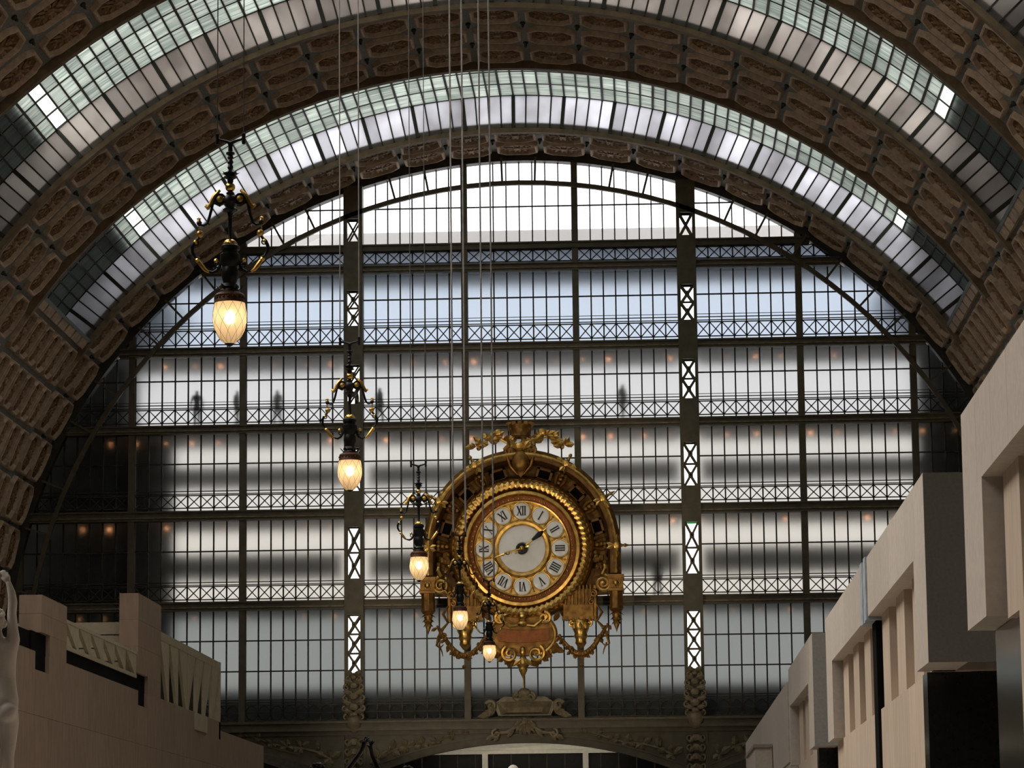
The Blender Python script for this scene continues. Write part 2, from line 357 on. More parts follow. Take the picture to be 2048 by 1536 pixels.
# ------------------------------------------------------------------ skylight bays
def vault_bay(k, ya, yb, name, detail=True):
    """raised glass roof over the gap between two arches: ya nearer, yb farther from the camera"""
    for s in (-1, 1):
        lo = strip(MB(), ya, yb, .22, .6, *(sorted((s * SE, s * 90))), 1.3).build('ceiling', M['shell'])
        struct(lo, 'lower coffered vault field on the %s, %s' % ('left' if s < 0 else 'right', name))
        if not detail: continue
        rows = [ya + .85 + (yb - ya - .1) / 6 * i for i in range(6)]
        coffers(lo, rows, [s * (57.6 + 5.2 * i) for i in range(7)], False)
        # strip of small square panels along the lower end of the skylight
        n = 7; dy = (yb - ya) / n
        for i in range(n):
            X, Z = E(s * 54.2)
            if inview(X, ya + dy * i, Z):
                a, b = sorted((s * 53.5, s * 54.75))
                strip(MB(), ya + dy * i + .12, ya + dy * (i + 1) - .12, .02, .3, a, b).build('square_panel', M['coffer'], lo)
        # closing panel at the end of the recess
        a, b = sorted((s * SE, s * (SE + .35)))
        strip(MB(), ya, yb, .0, 1.6, a, b).build('end_panel', M['dullpanel'], lo)
        strip(MB(), ya - .02, ya + .1, .2, 1.6, *sorted((0, s * SE))).build('recess_side', M['dullpanel'], lo)
    if not detail: return
    NC = 82; st = 2 * SE / NC
    hid2 = MB(); rf = empty('window_%d' % (101 + 2 * k)); struct(rf, 'teal glass skylight roof, %s' % name)
    cl = empty('window_%d' % (102 + 2 * k)); struct(cl, 'upright band of milky skylight panes, %s' % name)
    bars = MB(); cb = MB(); hid = MB()
    rows = [(yb, yb - 1.95), (yb - 1.95, yb - 3.95), (yb - 3.95, yb - 5.95), (yb - 5.95, ya)]
    for i in range(NC):
        t0 = -SE + st * i; t1 = t0 + st; tm = (t0 + t1) / 2
        p0 = E(t0, 1.5); p1 = E(t1, 1.5); q0 = E(t0, .12); q1 = E(t1, .12); r0 = E(t0, 1.53); r1 = E(t1, 1.53)
        bright = (-41.9 < tm < -40.6) or (41.2 < tm < 42.5)
        for j, (yf, yn) in enumerate(rows):
            v = [(p0[0], yn, p0[1]), (p1[0], yn, p1[1]), (p1[0], yf, p1[1]), (p0[0], yf, p0[1]), (r0[0], yn, r0[1]), (r1[0], yn, r1[1]), (r1[0], yf, r1[1]), (r0[0], yf, r0[1])]
            fs = [(0, 1, 2, 3), (7, 6, 5, 4), (0, 4, 5, 1), (1, 5, 6, 2), (2, 6, 7, 3), (3, 7, 4, 0)]
            if j < 3 and inview(p0[0], yf, p0[1], 200): MB().add(v, fs).build('pane', M['clear_teal'] if bright else M['teal'], rf)
            elif j == 3 and -42 < tm < -4: hid2.add(v, fs)
            else: hid.add(v, fs)
            if i == 0 or True: bars.bar((p0[0], yf + .0, p0[1]), (p1[0], yf, p1[1]), .05, .07, (0, 1, 0))
        bars.bar((p0[0], ya, p0[1]), (p0[0], yb, p0[1]), .065 if i % 4 else .09, .10, (p0[0] - XC, 0, p0[1] - ZC))
        v = [(q0[0], yb - .03, q0[1]), (q1[0], yb - .03, q1[1]), (p1[0], yb - .03, p1[1]), (p0[0], yb - .03, p0[1]), (q0[0], yb, q0[1]), (q1[0], yb, q1[1]), (p1[0], yb, p1[1]), (p0[0], yb, p0[1])]
        if inview(*[(q0[0]), yb, q0[1]], 160): MB().add(v, [(0, 1, 2, 3), (7, 6, 5, 4), (0, 4, 5, 1), (1, 5, 6, 2), (2, 6, 7, 3), (3, 7, 4, 0)]).build('pane', M['milk0' if k == 0 else 'milk1'], cl)
        cb.bar((q0[0], yb - .06, q0[1]), (p0[0], yb - .06, p0[1]), .055 if i % 4 != 1 else .15, .10)
        cb.bar((p0[0], yb - .05, p0[1]), (p1[0], yb - .05, p1[1]), .06, .08)
    h = hid.build('hidden_panes', M['teal'], rf); h['kind'] = 'stuff'
    h = hid2.build('light_inlet_panes', M['clear'], rf); h['kind'] = 'stuff'  # unseen panes made clear to let extra daylight onto the right side
    bars.build('glazing_bars', M['iron_dark'], rf); cb.build('glazing_bars', M['iron_dark'], cl)
bays = [(116.85, 126.90, 'last bay before the end wall'), (98.10, 108.17, 'second bay from the end wall'), (79.35, 89.42, 'bay at the top corners of the picture')]
for k, (ya, yb, nm) in enumerate(bays): vault_bay(k, ya, yb, nm)
for ya, yb in ((60.60, 70.67), (41.85, 51.92), (23.10, 33.17), (4.35, 14.42), (-14, -4.33)):
    vault_bay(9, ya, yb, 'over the camera, %d metres along the hall' % ya, False)
    for a, b in (((-SE, OPEN_FAR[0]), (OPEN_FAR[1] if ya > 40 else -20, SE)) if ya > 20 else ((-SE, SE),)):
        if b - a > 1: struct(strip(MB(), ya, yb, .22, .6, a, b).build('ceiling', M['shell']), 'unseen light-blocking cover on the %s part of the skylight %d metres along the hall' % ('left' if a < -52 else 'right', ya))  # covers added out of view to shape the light

# attic above the skylights: outer roof open along the crown, closed lower down
PART = 43.2
for s in (-1, 1):
    a, b = sorted((s * PART, s * 90))
    r = strip(MB(), 78, 140, 5.0, 5.3, *sorted((s * PART, s * 90))); strip(r, 139.8, 140, .3, 5.0, *sorted((s * PART, s * 90))); strip(r, 78, 78.2, .6, 5.0, *sorted((s * PART, s * 90)))
    struct(r.build('ceiling', M['roofmat']), 'outer zinc roof above the %s side of the vault' % ('left' if s < 0 else 'right'))
    p = strip(MB(), 78, 140, 1.62, 5.0, *sorted((s * PART, s * (PART + .25))))
    struct(p.build('wall_attic', M['attic']), 'white attic partition above the %s skylights' % ('left' if s < 0 else 'right'))
# ------------------------------------------------------------------ glazed end wall
BAYW = 4.79
COLX = [XC + BAYW * (k - 4.5) for k in range(10)]                  # ten uprights
WIDE = (3, 6)
HWID = [.41 if k in WIDE else .135 for k in range(10)]
AR = -.16                                                           # glazing stops this far inside the arch
wall = empty('wall_end', (0, YW, 0)); struct(wall, 'tall end wall of iron and frosted glass under the vault')
wall.location = (0, 0, 0)
LEV = [  # name, bottom, top, row bounds, rails, lattice (bottom, top), glass
    ('fan light under the arch', 29.23, 34.0, [29.23, 30.86, 34.0], [], None, 'clear'),
    ('narrow frieze', 28.32, 28.93, [28.32, 28.93], [], (28.42, 28.93), 'fz'),
    ('first full level from the top', 24.85, 27.95, [24.85, 25.68, 26.85, 27.95], [25.70, 25.84, 25.97], (25.0, 25.62), 'f1'),
    ('second full level from the top', 21.47, 24.46, [21.47, 22.22, 23.44, 24.46], [22.25, 22.38, 22.50], (21.6, 22.18), 'f2'),
    ('third full level from the top', 17.77, 21.09, [17.77, 18.5, 19.83, 21.09], [18.52, 18.64], (17.92, 18.46), 'f3'),
    ('fourth full level from the top', 13.87, 17.34, [13.87, 14.6, 16.05, 17.34], [14.60, 14.71], (13.98, 14.54), 'f4'),
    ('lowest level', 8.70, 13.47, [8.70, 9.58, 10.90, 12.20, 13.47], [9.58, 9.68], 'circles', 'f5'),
]
ELL = [E(t, AR) for t in range(-90, 91, 2)]
def clip_arch(poly):
    """clip a convex x-z polygon to the inside of the arch"""
    for i in range(len(ELL) - 1):
        (ax, az), (bx, bz) = ELL[i], ELL[i + 1]; ins = lambda p: (bx - ax) * (p[1] - az) - (bz - az) * (p[0] - ax) <= 1e-9
        out = []
        for j in range(len(poly)):
            p, q = poly[j], poly[(j + 1) % len(poly)]; a, b = ins(p), ins(q)
            if a: out.append(p)
            if a != b:
                d1 = (bx - ax) * (p[1] - az) - (bz - az) * (p[0] - ax); d2 = (bx - ax) * (q[1] - az) - (bz - az) * (q[0] - ax); t = d1 / (d1 - d2)
                out.append((p[0] + (q[0] - p[0]) * t, p[1] + (q[1] - p[1]) * t))
        poly = out
        if len(poly) < 3: return []
    return poly
def inside(p): return abs(p[0] - XC) < ex(p[1], AR) if p[1] < ZC + VB + AR else False
def clip_seg(p, q):
    a, b = inside(p), inside(q)
    if a and b: return p, q
    if not a and not b: return None
    if not a: p, q = q, p
    lo, hi = 0., 1.
    for _ in range(24):
        m = (lo + hi) / 2
        if inside((p[0] + (q[0] - p[0]) * m, p[1] + (q[1] - p[1]) * m)): lo = m
        else: hi = m
    return p, (p[0] + (q[0] - p[0]) * lo, p[1] + (q[1] - p[1]) * lo)
_pm = {}
def pane(parent, a, b, z0, z1, glass):
    poly = [(a, z0), (b, z0), (b, z1), (a, z1)]
    if all(inside(p) for p in poly):
        key = (round(b - a, 3), round(z1 - z0, 3), glass)
        if key not in _pm: _pm[key] = MB().box(0, b - a, 0, .02, 0, z1 - z0).mesh('pane', M[glass])
        put('pane', _pm[key], parent, (a, YW, z0)); return
    poly = clip_arch(poly)
    if len(poly) >= 3: MB().prism(poly, 'y', YW, YW + .02).build('pane', M[glass], parent)
BAYN = ['far left bay', 'second bay from the left', 'third bay from the left', 'fourth bay, left of the clock', 'middle bay behind the clock', 'sixth bay, right of the clock', 'seventh bay from the left', 'eighth bay from the left', 'far right bay']
wn = 0
for bi in range(9):
    a = COLX[bi] + HWID[bi]; b = COLX[bi + 1] - HWID[bi + 1]; cw = (b - a) / 8
    for (nm, zb, zt, rows, rails, lat, glass) in LEV:
        if not any(inside((a + cw * (i / 2), zb + .05)) for i in range(17)): continue
        wn += 1
        wd = empty('window_%d' % wn); struct(wd, '%s, %s of the end wall' % (nm, BAYN[bi]))
        g = MB(); la = MB()
        def seg(p, q, wdth, dp, m=g, y=YW - .06):
            s_ = clip_seg(p, q)
            if s_: m.bar((s_[0][0], y, s_[0][1]), (s_[1][0], y, s_[1][1]), wdth, dp)
        for i in range(8):
            for r0, r1 in zip(rows, rows[1:]): pane(wd, a + cw * i, a + cw * (i + 1), r0, r1, glass)
        for i in range(1, 8):
            x = a + cw * i
            if zt > 30: seg((x, zb), (x, zt), .055, .09)
            else:
                t = min(zt, ez(x, AR)) if abs(x - XC) < ex(zb, AR) else 0
                if t > zb: g.bar((x, YW - .06, zb), (x, YW - .06, t), .06, .09)
        for z in (rows[2:-1] if rails else rows[1:-1]):
            for i in range(8): seg((a + cw * i, z), (a + cw * (i + 1), z), .055, .08)
        for z in rails:
            for i in range(8): seg((a + cw * i, z), (a + cw * (i + 1), z), .036 if z != rails[-1] or len(rails) == 2 else .02, .05, la, YW - .16)
        if lat == 'circles':
            for i in range(8):
                cx = a + cw * (i + .5)
                if inside((cx, 9.1)):
                    P_ = [(cx + .25 * math.cos(t * PI / 8), YW - .14, 9.13 + .3 * math.sin(t * PI / 8)) for t in range(17)]
                    la.tube(P_, .02, 5, False); la.bar((cx - .25, YW - .14, 9.13), (cx + .25, YW - .14, 9.13), .03, .03)
            seg((a, 8.8), (b, 8.8), .05, .06, la, YW - .14); seg((a, 9.46), (b, 9.46), .04, .06, la, YW - .14)
        elif lat:
            z0, z1 = lat
            for i in range(8):
                l, r = a + cw * i, a + cw * (i + 1)
                seg((l, z0), (r, z1), .04, .05, la, YW - .15); seg((r, z0), (l, z1), .04, .05, la, YW - .16)
                seg((l, z0), (r, z0), .045, .05, la, YW - .15); seg((l, z1), (r, z1), .045, .05, la, YW - .15)
        if g.v: g.build('glazing_bars', M['iron_dark'], wd)
        if la.v: la.build('balustrade' if rails else 'lattice', M['iron_dark'], wd)

# uprights
def hole_plate(mb, cx, hw, z0, z1, hx, holes, y0, y1):
    """front plate of a wide upright with rectangular openings (z0, z1)"""
    mb.box(cx - hw, cx - hx, y0, y1, z0, z1); mb.box(cx + hx, cx + hw, y0, y1, z0, z1)
    zz = z0
    for a, b in holes: mb.box(cx - hx, cx + hx, y0, y1, zz, a); zz = b
    mb.box(cx - hx, cx + hx, y0, y1, zz, z1)
HOLES = [(10.75, 13.2), (14.75, 16.95), (18.5, 20.35), (22.25, 23.95), (25.65, 27.2), (29.35, 30.35)]
for k, x in enumerate(COLX):
    top = ez(x, -.05)
    if abs(x - XC) > VA - .3: continue
    if k in WIDE:
        m = MB(); hole_plate(m, x, .41, 8.6, top, .27, HOLES, YW - .62, YW - .54)
        m.box(x - .41, x - .36, YW - .54, YW + .1, 8.6, top); m.box(x + .36, x + .41, YW - .54, YW + .1, 8.6, top)
        c = m.build('column', M['iron'], wall)
        b2 = MB(); hole_plate(b2, x, .36, 8.6, top, .30, HOLES, YW + .04, YW + .10); b2.build('back_plate', M['iron_dark'], c)
        for hi, (a, b) in enumerate(HOLES):
            la = MB(); n = 1 if hi == 5 else 2 if b - a < 2.3 else 3; h = (b - a) / n
            for i in range(n):
                u, v = a + h * i, a + h * (i + 1)
                for y, sh in ((YW - .52, 0.), (YW + .02, .12)):
                    la.bar((x - .27, y, u), (x + .27, y, v), .075, .03); la.bar((x + .27, y, u), (x - .27, y, v), .075, .03)
                if i: la.bar((x - .27, YW - .5, u), (x + .27, YW - .5, u), .09, .03)
                if hi < 5: la.box(x - .1, x + .1, YW - .53, YW - .5, (u + v) / 2 - .12, (u + v) / 2 + .12)
            la.build('lattice', M['iron'], c)
    else:
        m = MB(); m.box(x - .135, x + .135, YW - .42, YW - .38, 8.6, top); m.box(x - .05, x + .05, YW - .40, YW + .1, 8.6, top); m.box(x - .135, x + .135, YW - .08, YW + .1, 8.6, top)
        m.build('column', M['iron'], wall)
# beams: upper flange, web set back, lower flange, small string course
for z0, z1 in ((28.93, 29.23), (27.95, 28.32), (24.46, 24.85), (21.09, 21.47), (17.34, 17.77), (13.47, 13.87)):
    h = ex(z1, -.05); m = MB()
    m.box(XC - h, XC + h, YW - .48, YW + .1, z1 - .07, z1); m.box(XC - h, XC + h, YW - .40, YW - .34, z0, z1); m.box(XC - h, XC + h, YW - .48, YW + .1, z0, z0 + .06)
    m.build('beam', M['iron'], wall)
    if z0 < 28.5:
        mm = MB(); mm.box(XC - h, XC + h, YW - .46, YW - .40, z0 + .11, z0 + .17); mm.build('string_course', M['relief'], wall)
# arch ring and crescent truss
rg = MB(); strip(rg, YW - .45, YW + .1, -.20, .3, -89, 89, 1.3); rg.build('arch_ring', M['iron_dark'], wall)
CZ, CR = 10.62, 21.19
def cp(t, dr=0): return (XC + (CR + dr) * math.sin(R(t)), CZ + (CR + dr) * math.cos(R(t)))
for t0 in range(-90, 90, 6):
    m = MB(); o = 0
    for i in range(3):
        t = t0 + 3 * i
        for d in (-.10, .10):
            X, Z = cp(t, d); m.v += [(X, YW - .62, Z), (X, YW - .46, Z)]
    for i in range(2):
        a = i * 4; b = a + 4; m.f += [(a, a + 1, b + 1, b), (a + 2, b + 2, b + 3, a + 3), (a, b, b + 2, a + 2), (a + 1, a + 3, b + 3, b + 1)]
    m.build('chord', M['iron'], wall)
for t in [s * a for a in (1.9, 10.6, 14.6, 24.6, 28.6, 33.5, 38.2, 43.2, 47.4, 55.0, 60.2, 67.5, 73, 80) for s in (-1, 1)]:
    p = cp(t); r_ = 0.
    while ((CR + r_) * math.sin(R(t)) / VA) ** 2 + ((CZ - ZC + (CR + r_) * math.cos(R(t))) / VB) ** 2 < .992 and r_ < 3: r_ += .03
    q = cp(t, r_)
    MB().bar((p[0], YW - .54, p[1]), (q[0], YW - .54, q[1]), .09, .08).build('strut', M['iron'], wall)
# ------------------------------------------------------------------ lower part of the end wall: cornice, arches, spandrels
YL = YW - .55
ACX = [XC - 14.37, XC, XC + 14.37]; AHS = 6.70; AZ = 7.72; ARD = 17.1
def az(u): return AZ - ARD + math.sqrt(ARD * ARD - u * u)
m = MB()
for z0, z1, y in ((8.62, 8.72, YL - .42), (8.42, 8.62, YL - .25), (8.30, 8.42, YL - .36), (8.12, 8.30, YL - .12)): m.box(XC - 22, XC + 22, y, YW + .1, z0, z1)
m.build('cornice', M['iron'], wall)
for cx in ACX:
    m = MB(); n = 28
    for i in range(n):
        u, v = -AHS + 2 * AHS * i / n, -AHS + 2 * AHS * (i + 1) / n
        m.prism([(cx + u, az(u)), (cx + v, az(v)), (cx + v, 8.13), (cx + u, 8.13)], 'y', YL, YL + .3)
    m.build('spandrel_plate', M['iron'], wall)
    m = MB(); n = 28
    for i in range(n):
        u, v = -AHS + 2 * AHS * i / n, -AHS + 2 * AHS * (i + 1) / n
        m.prism([(cx + u, az(u)), (cx + v, az(v)), (cx + v, az(v) + .30), (cx + u, az(u) + .30)], 'y', YL - .14, YL)
        m.prism([(cx + u, az(u) + .30), (cx + v, az(v) + .30), (cx + v, az(v) + .36), (cx + u, az(u) + .36)], 'y', YL - .20, YL)
    m.build('archivolt', M['iron'], wall)
    for s in (-1, 1):
        m = MB(); random.seed(3)
        # leafy branch filling the spandrel corner
        st = [(cx + s * (6.2 - .62 * i), YL - .06, az(6.2 - .62 * i) + .58 + .10 * math.sin(i * 1.3)) for i in range(7)]
        m.tube(st, [.06, .055, .05, .045, .04, .03, .02], 5)
        for i, p in enumerate(st):
            for q in (-1, 1, 1, -1):
                l = (.62 - .06 * i) * random.uniform(.8, 1.1); a = R(90 + random.uniform(-55, 55))
                m.leaf(p, (p[0] + l * math.cos(a), YL - .14, p[2] + l * math.sin(a) * q * (.8 if q > 0 else .5)), .30 - .02 * i, (0, -1, 0), .4)
            m.ball((p[0] + .1 * s, YL - .1, p[2] + .12), .07, 6)
        m.build('leaf_relief', M['relief'], wall, True)
for x in (COLX[3], COLX[6], COLX[3] - 14.37, COLX[6] + 14.37):
    m = MB(); m.box(x - .66, x + .66, YL - .02, YL + .3, 0, 8.13); m.box(x - .50, x - .40, YL - .12, YL, 0, 8.1); m.box(x + .40, x + .50, YL - .12, YL, 0, 8.1); m.build('pier', M['iron'], wall)
    if abs(x - XC) > 8: continue
    # carved console climbing the upright
    m = MB(); yb = YW - .70
    for i, (z, wv) in enumerate(((10.55, .20), (10.2, .30), (9.75, .34), (9.3, .36), (8.95, .30))):
        m.ball((x, yb - .05 - .03 * i, z), wv * .62, 8, (1, .7, .8))
        for s in (-1, 1):
            m.scroll((x + s * wv, yb - .08, z - .08), .13, .03, 1.1, R(90), .055, -s); m.leaf((x, yb - .1, z + .12), (x + s * (wv + .12), yb - .16, z + .22), .2)
    m.lathe([(.12, -.62), (.30, -.45), (.38, -.2), (.36, 0), (.42, .06)], 10, (x, yb, 8.85)); m.build('carved_console', M['relief'], wall, True)
    m = MB()
    for i, z in enumerate((7.85, 7.45, 7.05, 6.65, 6.3)):
        m.ball((x, YL - .12, z), .24 - .02 * i, 8, (1, .6, .75))
        for s in (-1, 1): m.scroll((x + s * .26, YL - .14, z), .14, .03, 1.0, R(-90), .05, s); m.leaf((x, YL - .2, z + .1), (x + s * .3, YL - .2, z - .22), .18)
    m.build('carved_pendant', M['relief'], wall, True)
# cartouche standing on the cornice below the clock, shell ornament over the arch crown
ca = empty('cartouche', (XC + .02, YW - .75, 8.72)); tag(ca, 'bronzed carved cartouche on the cornice right below the clock', 'ornament')
m = MB()
m.prism([(-1.10, .12), (1.10, .12), (1.32, .62), (.88, .92), (-.88, .92), (-1.32, .62)], 'y', -.05, .3); m.build('backboard', M['relief'], ca)
m = MB(); m.add([(-1.0, -.05, .18), (1.0, -.05, .18), (1.18, -.05, .72), (-1.18, -.05, .72), (-.72, -.42, .24), (.72, -.42, .24), (.8, -.30, .46), (-.8, -.30, .46)],
                [(0, 1, 5, 4), (1, 2, 6, 5), (2, 3, 7, 6), (3, 0, 4, 7), (4, 5, 6, 7)]); m.build('raised_panel', M['relief'], ca)
m = MB()
for s in (-1, 1): m.scroll((s * .28, -.16, .92), .18, .04, 1.3, R(90), .08, -s, 7); m.ball((s * .42, -.2, .88), .06, 6)
m.ball((0, -.12, 1.08), .26, 10, (1.1, .7, .8)); m.ball((0, -.12, .86), .2, 8, (1.6, .8, .7)); m.build('crest', M['relief'], ca, True)
for s in (-1, 1):
    m = MB(); m.scroll((s * 1.42, -.12, .55), .22, .05, 1.2, R(20 if s > 0 else 160), .09, s, 7)
    for i in range(5): m.leaf((s * 1.3, -.1, .2), (s * (1.35 + .16 * i), -.18, .62 - .13 * i), .22)
    m.ball((s * 1.75, -.1, .15), .1, 7); m.ball((s * 1.5, -.12, .2), .12, 7); m.build('side_scroll', M['relief'], ca, True)
sh = empty('shell_ornament', (XC + .02, YL - .22, 8.12)); tag(sh, 'scrolled shell ornament at the crown of the middle arch', 'ornament')
m = MB()
for i in range(7):
    a = R(180 + 22 + 136 / 6 * i); m.leaf((0, -.1, .52), (.55 * math.cos(a), -.2, .48 + .62 * math.sin(a)), .22, (0, -1, 0), .4)
m.ball((0, -.14, .5), .16, 8); m.build('shell', M['relief'], sh, True)
for s in (-1, 1):
    m = MB(); m.tube([(s * .25, -.12, .52), (s * .42, -.14, .22), (s * .75, -.14, .02), (s * 1.1, -.12, .0), (s * 1.4, -.1, -.1)], [.06, .07, .08, .07, .04], 7)
    m.scroll((s * 1.2, -.12, -.02), .2, .04, 1.2, R(90), .07, -s); m.leaf((s * 1.2, -.1, -.05), (s * 1.65, -.14, -.28), .22); m.leaf((s * 1.1, -.1, -.05), (s * 1.3, -.14, -.34), .2)
    m.leaf((s * .4, -.12, .3), (s * .75, -.16, -.2), .2); m.build('volute', M['relief'], sh, True)

# ------------------------------------------------------------------ vestibule seen through the middle arch
vb = MB().box(XC - 21, XC + 21, 137.5, 137.8, 0, 8.6).build('wall_vestibule', M['dim']); struct(vb, 'dark back wall of the vestibule behind the arches')
so_ = MB().box(XC - 7.2, XC + 7.2, 135.6, 137.4, 7.52, 8.3); so_.box(XC - 7.2, XC + 7.2, 135.5, 135.7, 7.44, 7.60); struct(so_.build('trim_1', M['white']), 'white lintel inside the middle arch')
for x in (-6.98, -2.62): struct(MB().box(x - .12, x + .12, 135.55, 135.9, 0, 7.46).build('trim_2' if x < -5 else 'trim_3', M['white']), 'slim white post inside the middle arch, %s' % ('left' if x < -5 else 'right'))
wv = empty('window_%d' % (wn + 1)); struct(wv, 'dark gridded glazing inside the middle arch')
for i in range(18):
    x = XC - 7.0 + 14 / 18 * i; MB().box(x + .03, x + 14 / 18 - .03, 136.1, 136.14, 6.2, 7.42).build('pane', M['navy'], wv); MB().box(x + .03, x + 14 / 18 - .03, 136.1, 136.14, 4.9, 6.15).build('pane', M['navy'], wv)
g = MB()
for i in range(19): g.box(XC - 7.03 + 14 / 18 * i, XC - 6.97 + 14 / 18 * i, 136.05, 136.16, 4.9, 7.44)
g.box(XC - 7, XC + 7, 136.05, 136.16, 6.15, 6.2); g.build('glazing_bars', M['dim'], wv)
pl = bpy.data.lights.new('vestibule_fill', 'AREA'); pl.energy = 30; pl.color = (1, .88, .66); pl.shape = 'RECTANGLE'; pl.size = 8; pl.size_y = .5
po = bpy.data.objects.new('vestibule_fill', pl); C.objects.link(po); po.location = (XC, 133.2, 7.2); po.rotation_euler = (R(80), 0, 0)  # area light added without a fixture to brighten the white lintel and posts

# ------------------------------------------------------------------ galleries behind the frosted glass
gx0, gx1 = XC - 21.8, XC + 21.8
for z, nm in ((28.14, 'top'), (24.66, 'second'), (21.28, 'third'), (17.56, 'fourth'), (13.67, 'fifth'), (8.55, 'lowest')):
    h = max(2, ex(z, .2)); struct(MB().box(XC - h, XC + h, YW + .35, 135.2, z - .17, z + .17).build('floor_gallery', M['slab']), '%s walkway floor behind the frosted glass' % nm)
ox0, ox1 = -22.1, 12.0
oz = [(27.98, 28.4), (24.3, 24.9), (20.95, 21.5), (19.15, 20.1), (17.25, 17.9), (15.1, 16.25), (13.4, 14.05), (8.6, 10.3)]
YF = 135.0
for i, (a, b) in enumerate(oz):
    f = empty('wall_facade'); struct(f, 'opaque band %d of the outer front' % (i + 1))
    for u, v in (((ox0 - 1, COLX[3] - .8), (COLX[3] + .3, COLX[6] - .4), (COLX[6] + .5, ox1)) if i < 7 else ((ox0, ox1),)): MB().box(u, v, YF, YF + .25, a, b).build('band', M['outer'], f)
for s, a, b in ((0, XC - 34, ox0), (1, ox1, XC + 34)): struct(MB().box(a, b, YF, YF + .25, 8.6, 27.5).build('wall_facade', M['outer']), 'solid %s pavilion wall behind the glass' % ('left' if s == 0 else 'right'))
struct(MB().box(ox0 - 1, -20.5, YF + .05, YF + .2, 8.6, 21.2).build('wall_facade', M['outer']), 'blocker added to darken the left end of the lower outer front')  # added behind the glass to darken the lower left bays
struct(MB().box(XC - 16, XC + 16, 139.6, 140.4, 30.2, 31.45).build('trim_4', M['paleroof']), 'pale roof edge seen through the fan light')
random.seed(11); nth = {}; ORD = ['first', 'second', 'third', 'fourth', 'fifth']
hous = MB().lathe([(.05, .10), (.09, .10), (.09, .0), (.07, .0), (.07, .06)], 8).mesh('downlight', M['iron_dark']); bulbm = MB().ball((0, 0, .0), .062, 8).mesh('bulb', M['spot'])
for z, n in ((24.49, 'second'), (21.11, 'third'), (17.39, 'fourth'), (13.50, 'fifth')):
    x = -25.6
    while x < 15.5:
        if abs(x - XC) < ex(z, -.8) and random.random() < .72:
            o = put('downlight', hous, None, (x + random.uniform(-.15, .15), 133.5, z - .12)); bn = BAYN[max(0, min(8, int((x - COLX[0]) / BAYW)))]; nth[(n, bn)] = nth.get((n, bn), -1) + 1
            tag(o, 'warm spotlight behind frosted glass, %s level, %s, %s from left' % (n, bn.replace(' from the left', ''), ORD[nth[(n, bn)]]), 'spotlight', 'spotlights under the gallery floors')
            b = put('bulb', bulbm, o, (0, 0, -.02)); k = random.choice((.35, .5, .6, .8, 1.0)); b.scale = (k, k, k)
        x += 1.22
for z in (24.1, 20.75, 16.98):
    for x in (COLX[6], COLX[3] + .12):
        if x > 0: tag(MB().box(-.16, .16, -.04, .04, -.06, .06).box(-.36, .36, .04, .07, -.02, .02).build('exit_sign', M['green'], None, loc=(x, YW - .12, z)), 'small green lit sign in the right wide column, %s of three' % ('topmost' if z > 23 else 'middle' if z > 18 else 'lowest'), 'sign')
# ------------------------------------------------------------------ the great gilded clock
ck = empty('wall_clock', (-5.06, 130.0, 15.77)); tag(ck, 'huge gilded ornate clock hanging in front of the glazed end wall', 'clock')
def ckp(mb, name, m, parent=None, smooth=True): return mb.build(name, M[m], parent or ck, smooth)
def pol(a, r, y=0.): return (r * math.cos(R(a)), y, r * math.sin(R(a)))
# body plate behind everything: arched top, straight sides
poly = arc_pts(0, 0, 3.85, 0, PI, 40) + [(-3.85, -1.9), (-2.9, -1.95), (-2.9, -3.0), (-1.75, -3.0), (-1.5, -2.6), (1.5, -2.6), (1.75, -3.0), (2.9, -3.0), (2.9, -1.95), (3.85, -1.9)]
ckp(MB().prism(poly, 'y', .55, .9), 'body', 'gold_shaded', smooth=False)
# hood: swept moulding round the arch and down the sides
prof = [(3.62, .55), (3.62, -.35), (3.70, -.55), (3.84, -.62), (3.96, -.60), (4.02, -.45), (4.14, -.40), (4.16, .9), (3.85, .9)]
path = [(1, 0, 0, -1.15)] + [(math.cos(R(a)), math.sin(R(a)), 0, 0) for a in range(0, 181, 4)] + [(-1, 0, 0, -1.15)]
m = MB(); n = len(prof)
for cx_, cz_, _, dz in path:
    for r, y in prof: m.v.append((cx_ * r, y, cz_ * r + dz))
for i in range(len(path) - 1):
    for j in range(n): m.f.append((i * n + j, i * n + (j + 1) % n, (i + 1) * n + (j + 1) % n, (i + 1) * n + j))
ckp(m, 'hood', 'gold_shaded')
# gilt roll along the hood's front edge, leaf wrapped
P_ = [(3.92, -.58, -1.15 + .1 * i) for i in range(12)] + [pol(a, 3.92, -.60) for a in range(0, 181, 3)] + [(-3.92, -.58, -.05 - .1 * i) for i in range(12)]
m = MB(); m.tube(P_, [.085 + .02 * (i % 2) for i in range(len(P_))], 8); ckp(m, 'gilt_roll', 'gold')
m = MB(); m.tube([(x * .945, -.30, z * .945) for x, y, z in P_], .045, 6); ckp(m, 'inner_roll', 'gold')
# clasps with finials
for a in (0, 30, 61, 119, 150, 180):
    m = MB(); c = pol(a, 3.98, -.62); d = Vector(pol(a, 1)); t = Vector((-d.z, 0, d.x))
    m.ball(c, .17, 8, (1, .8, 1))
    for s in (-1, 1):
        m.ball(tuple(Vector(c) + t * .17 * s), .10, 7); m.leaf(tuple(Vector(c) + t * .1 * s), tuple(Vector(c) + t * .48 * s + d * .03), .2); m.leaf(tuple(Vector(c) - d * .1), tuple(Vector(c) - d * .42 + t * .12 * s), .16)
    if a in (0, 30, 61, 119, 150, 180):
        q = Vector(c) + d * .16; m.tube([tuple(q), tuple(q + d * .12), tuple(q + d * .2), tuple(q + d * .28), tuple(q + d * (.42 if a in (0, 30, 150, 180) else .3))], [.09, .05, .085, .05, .015], 7)
    ckp(m, 'clasp', 'gold')
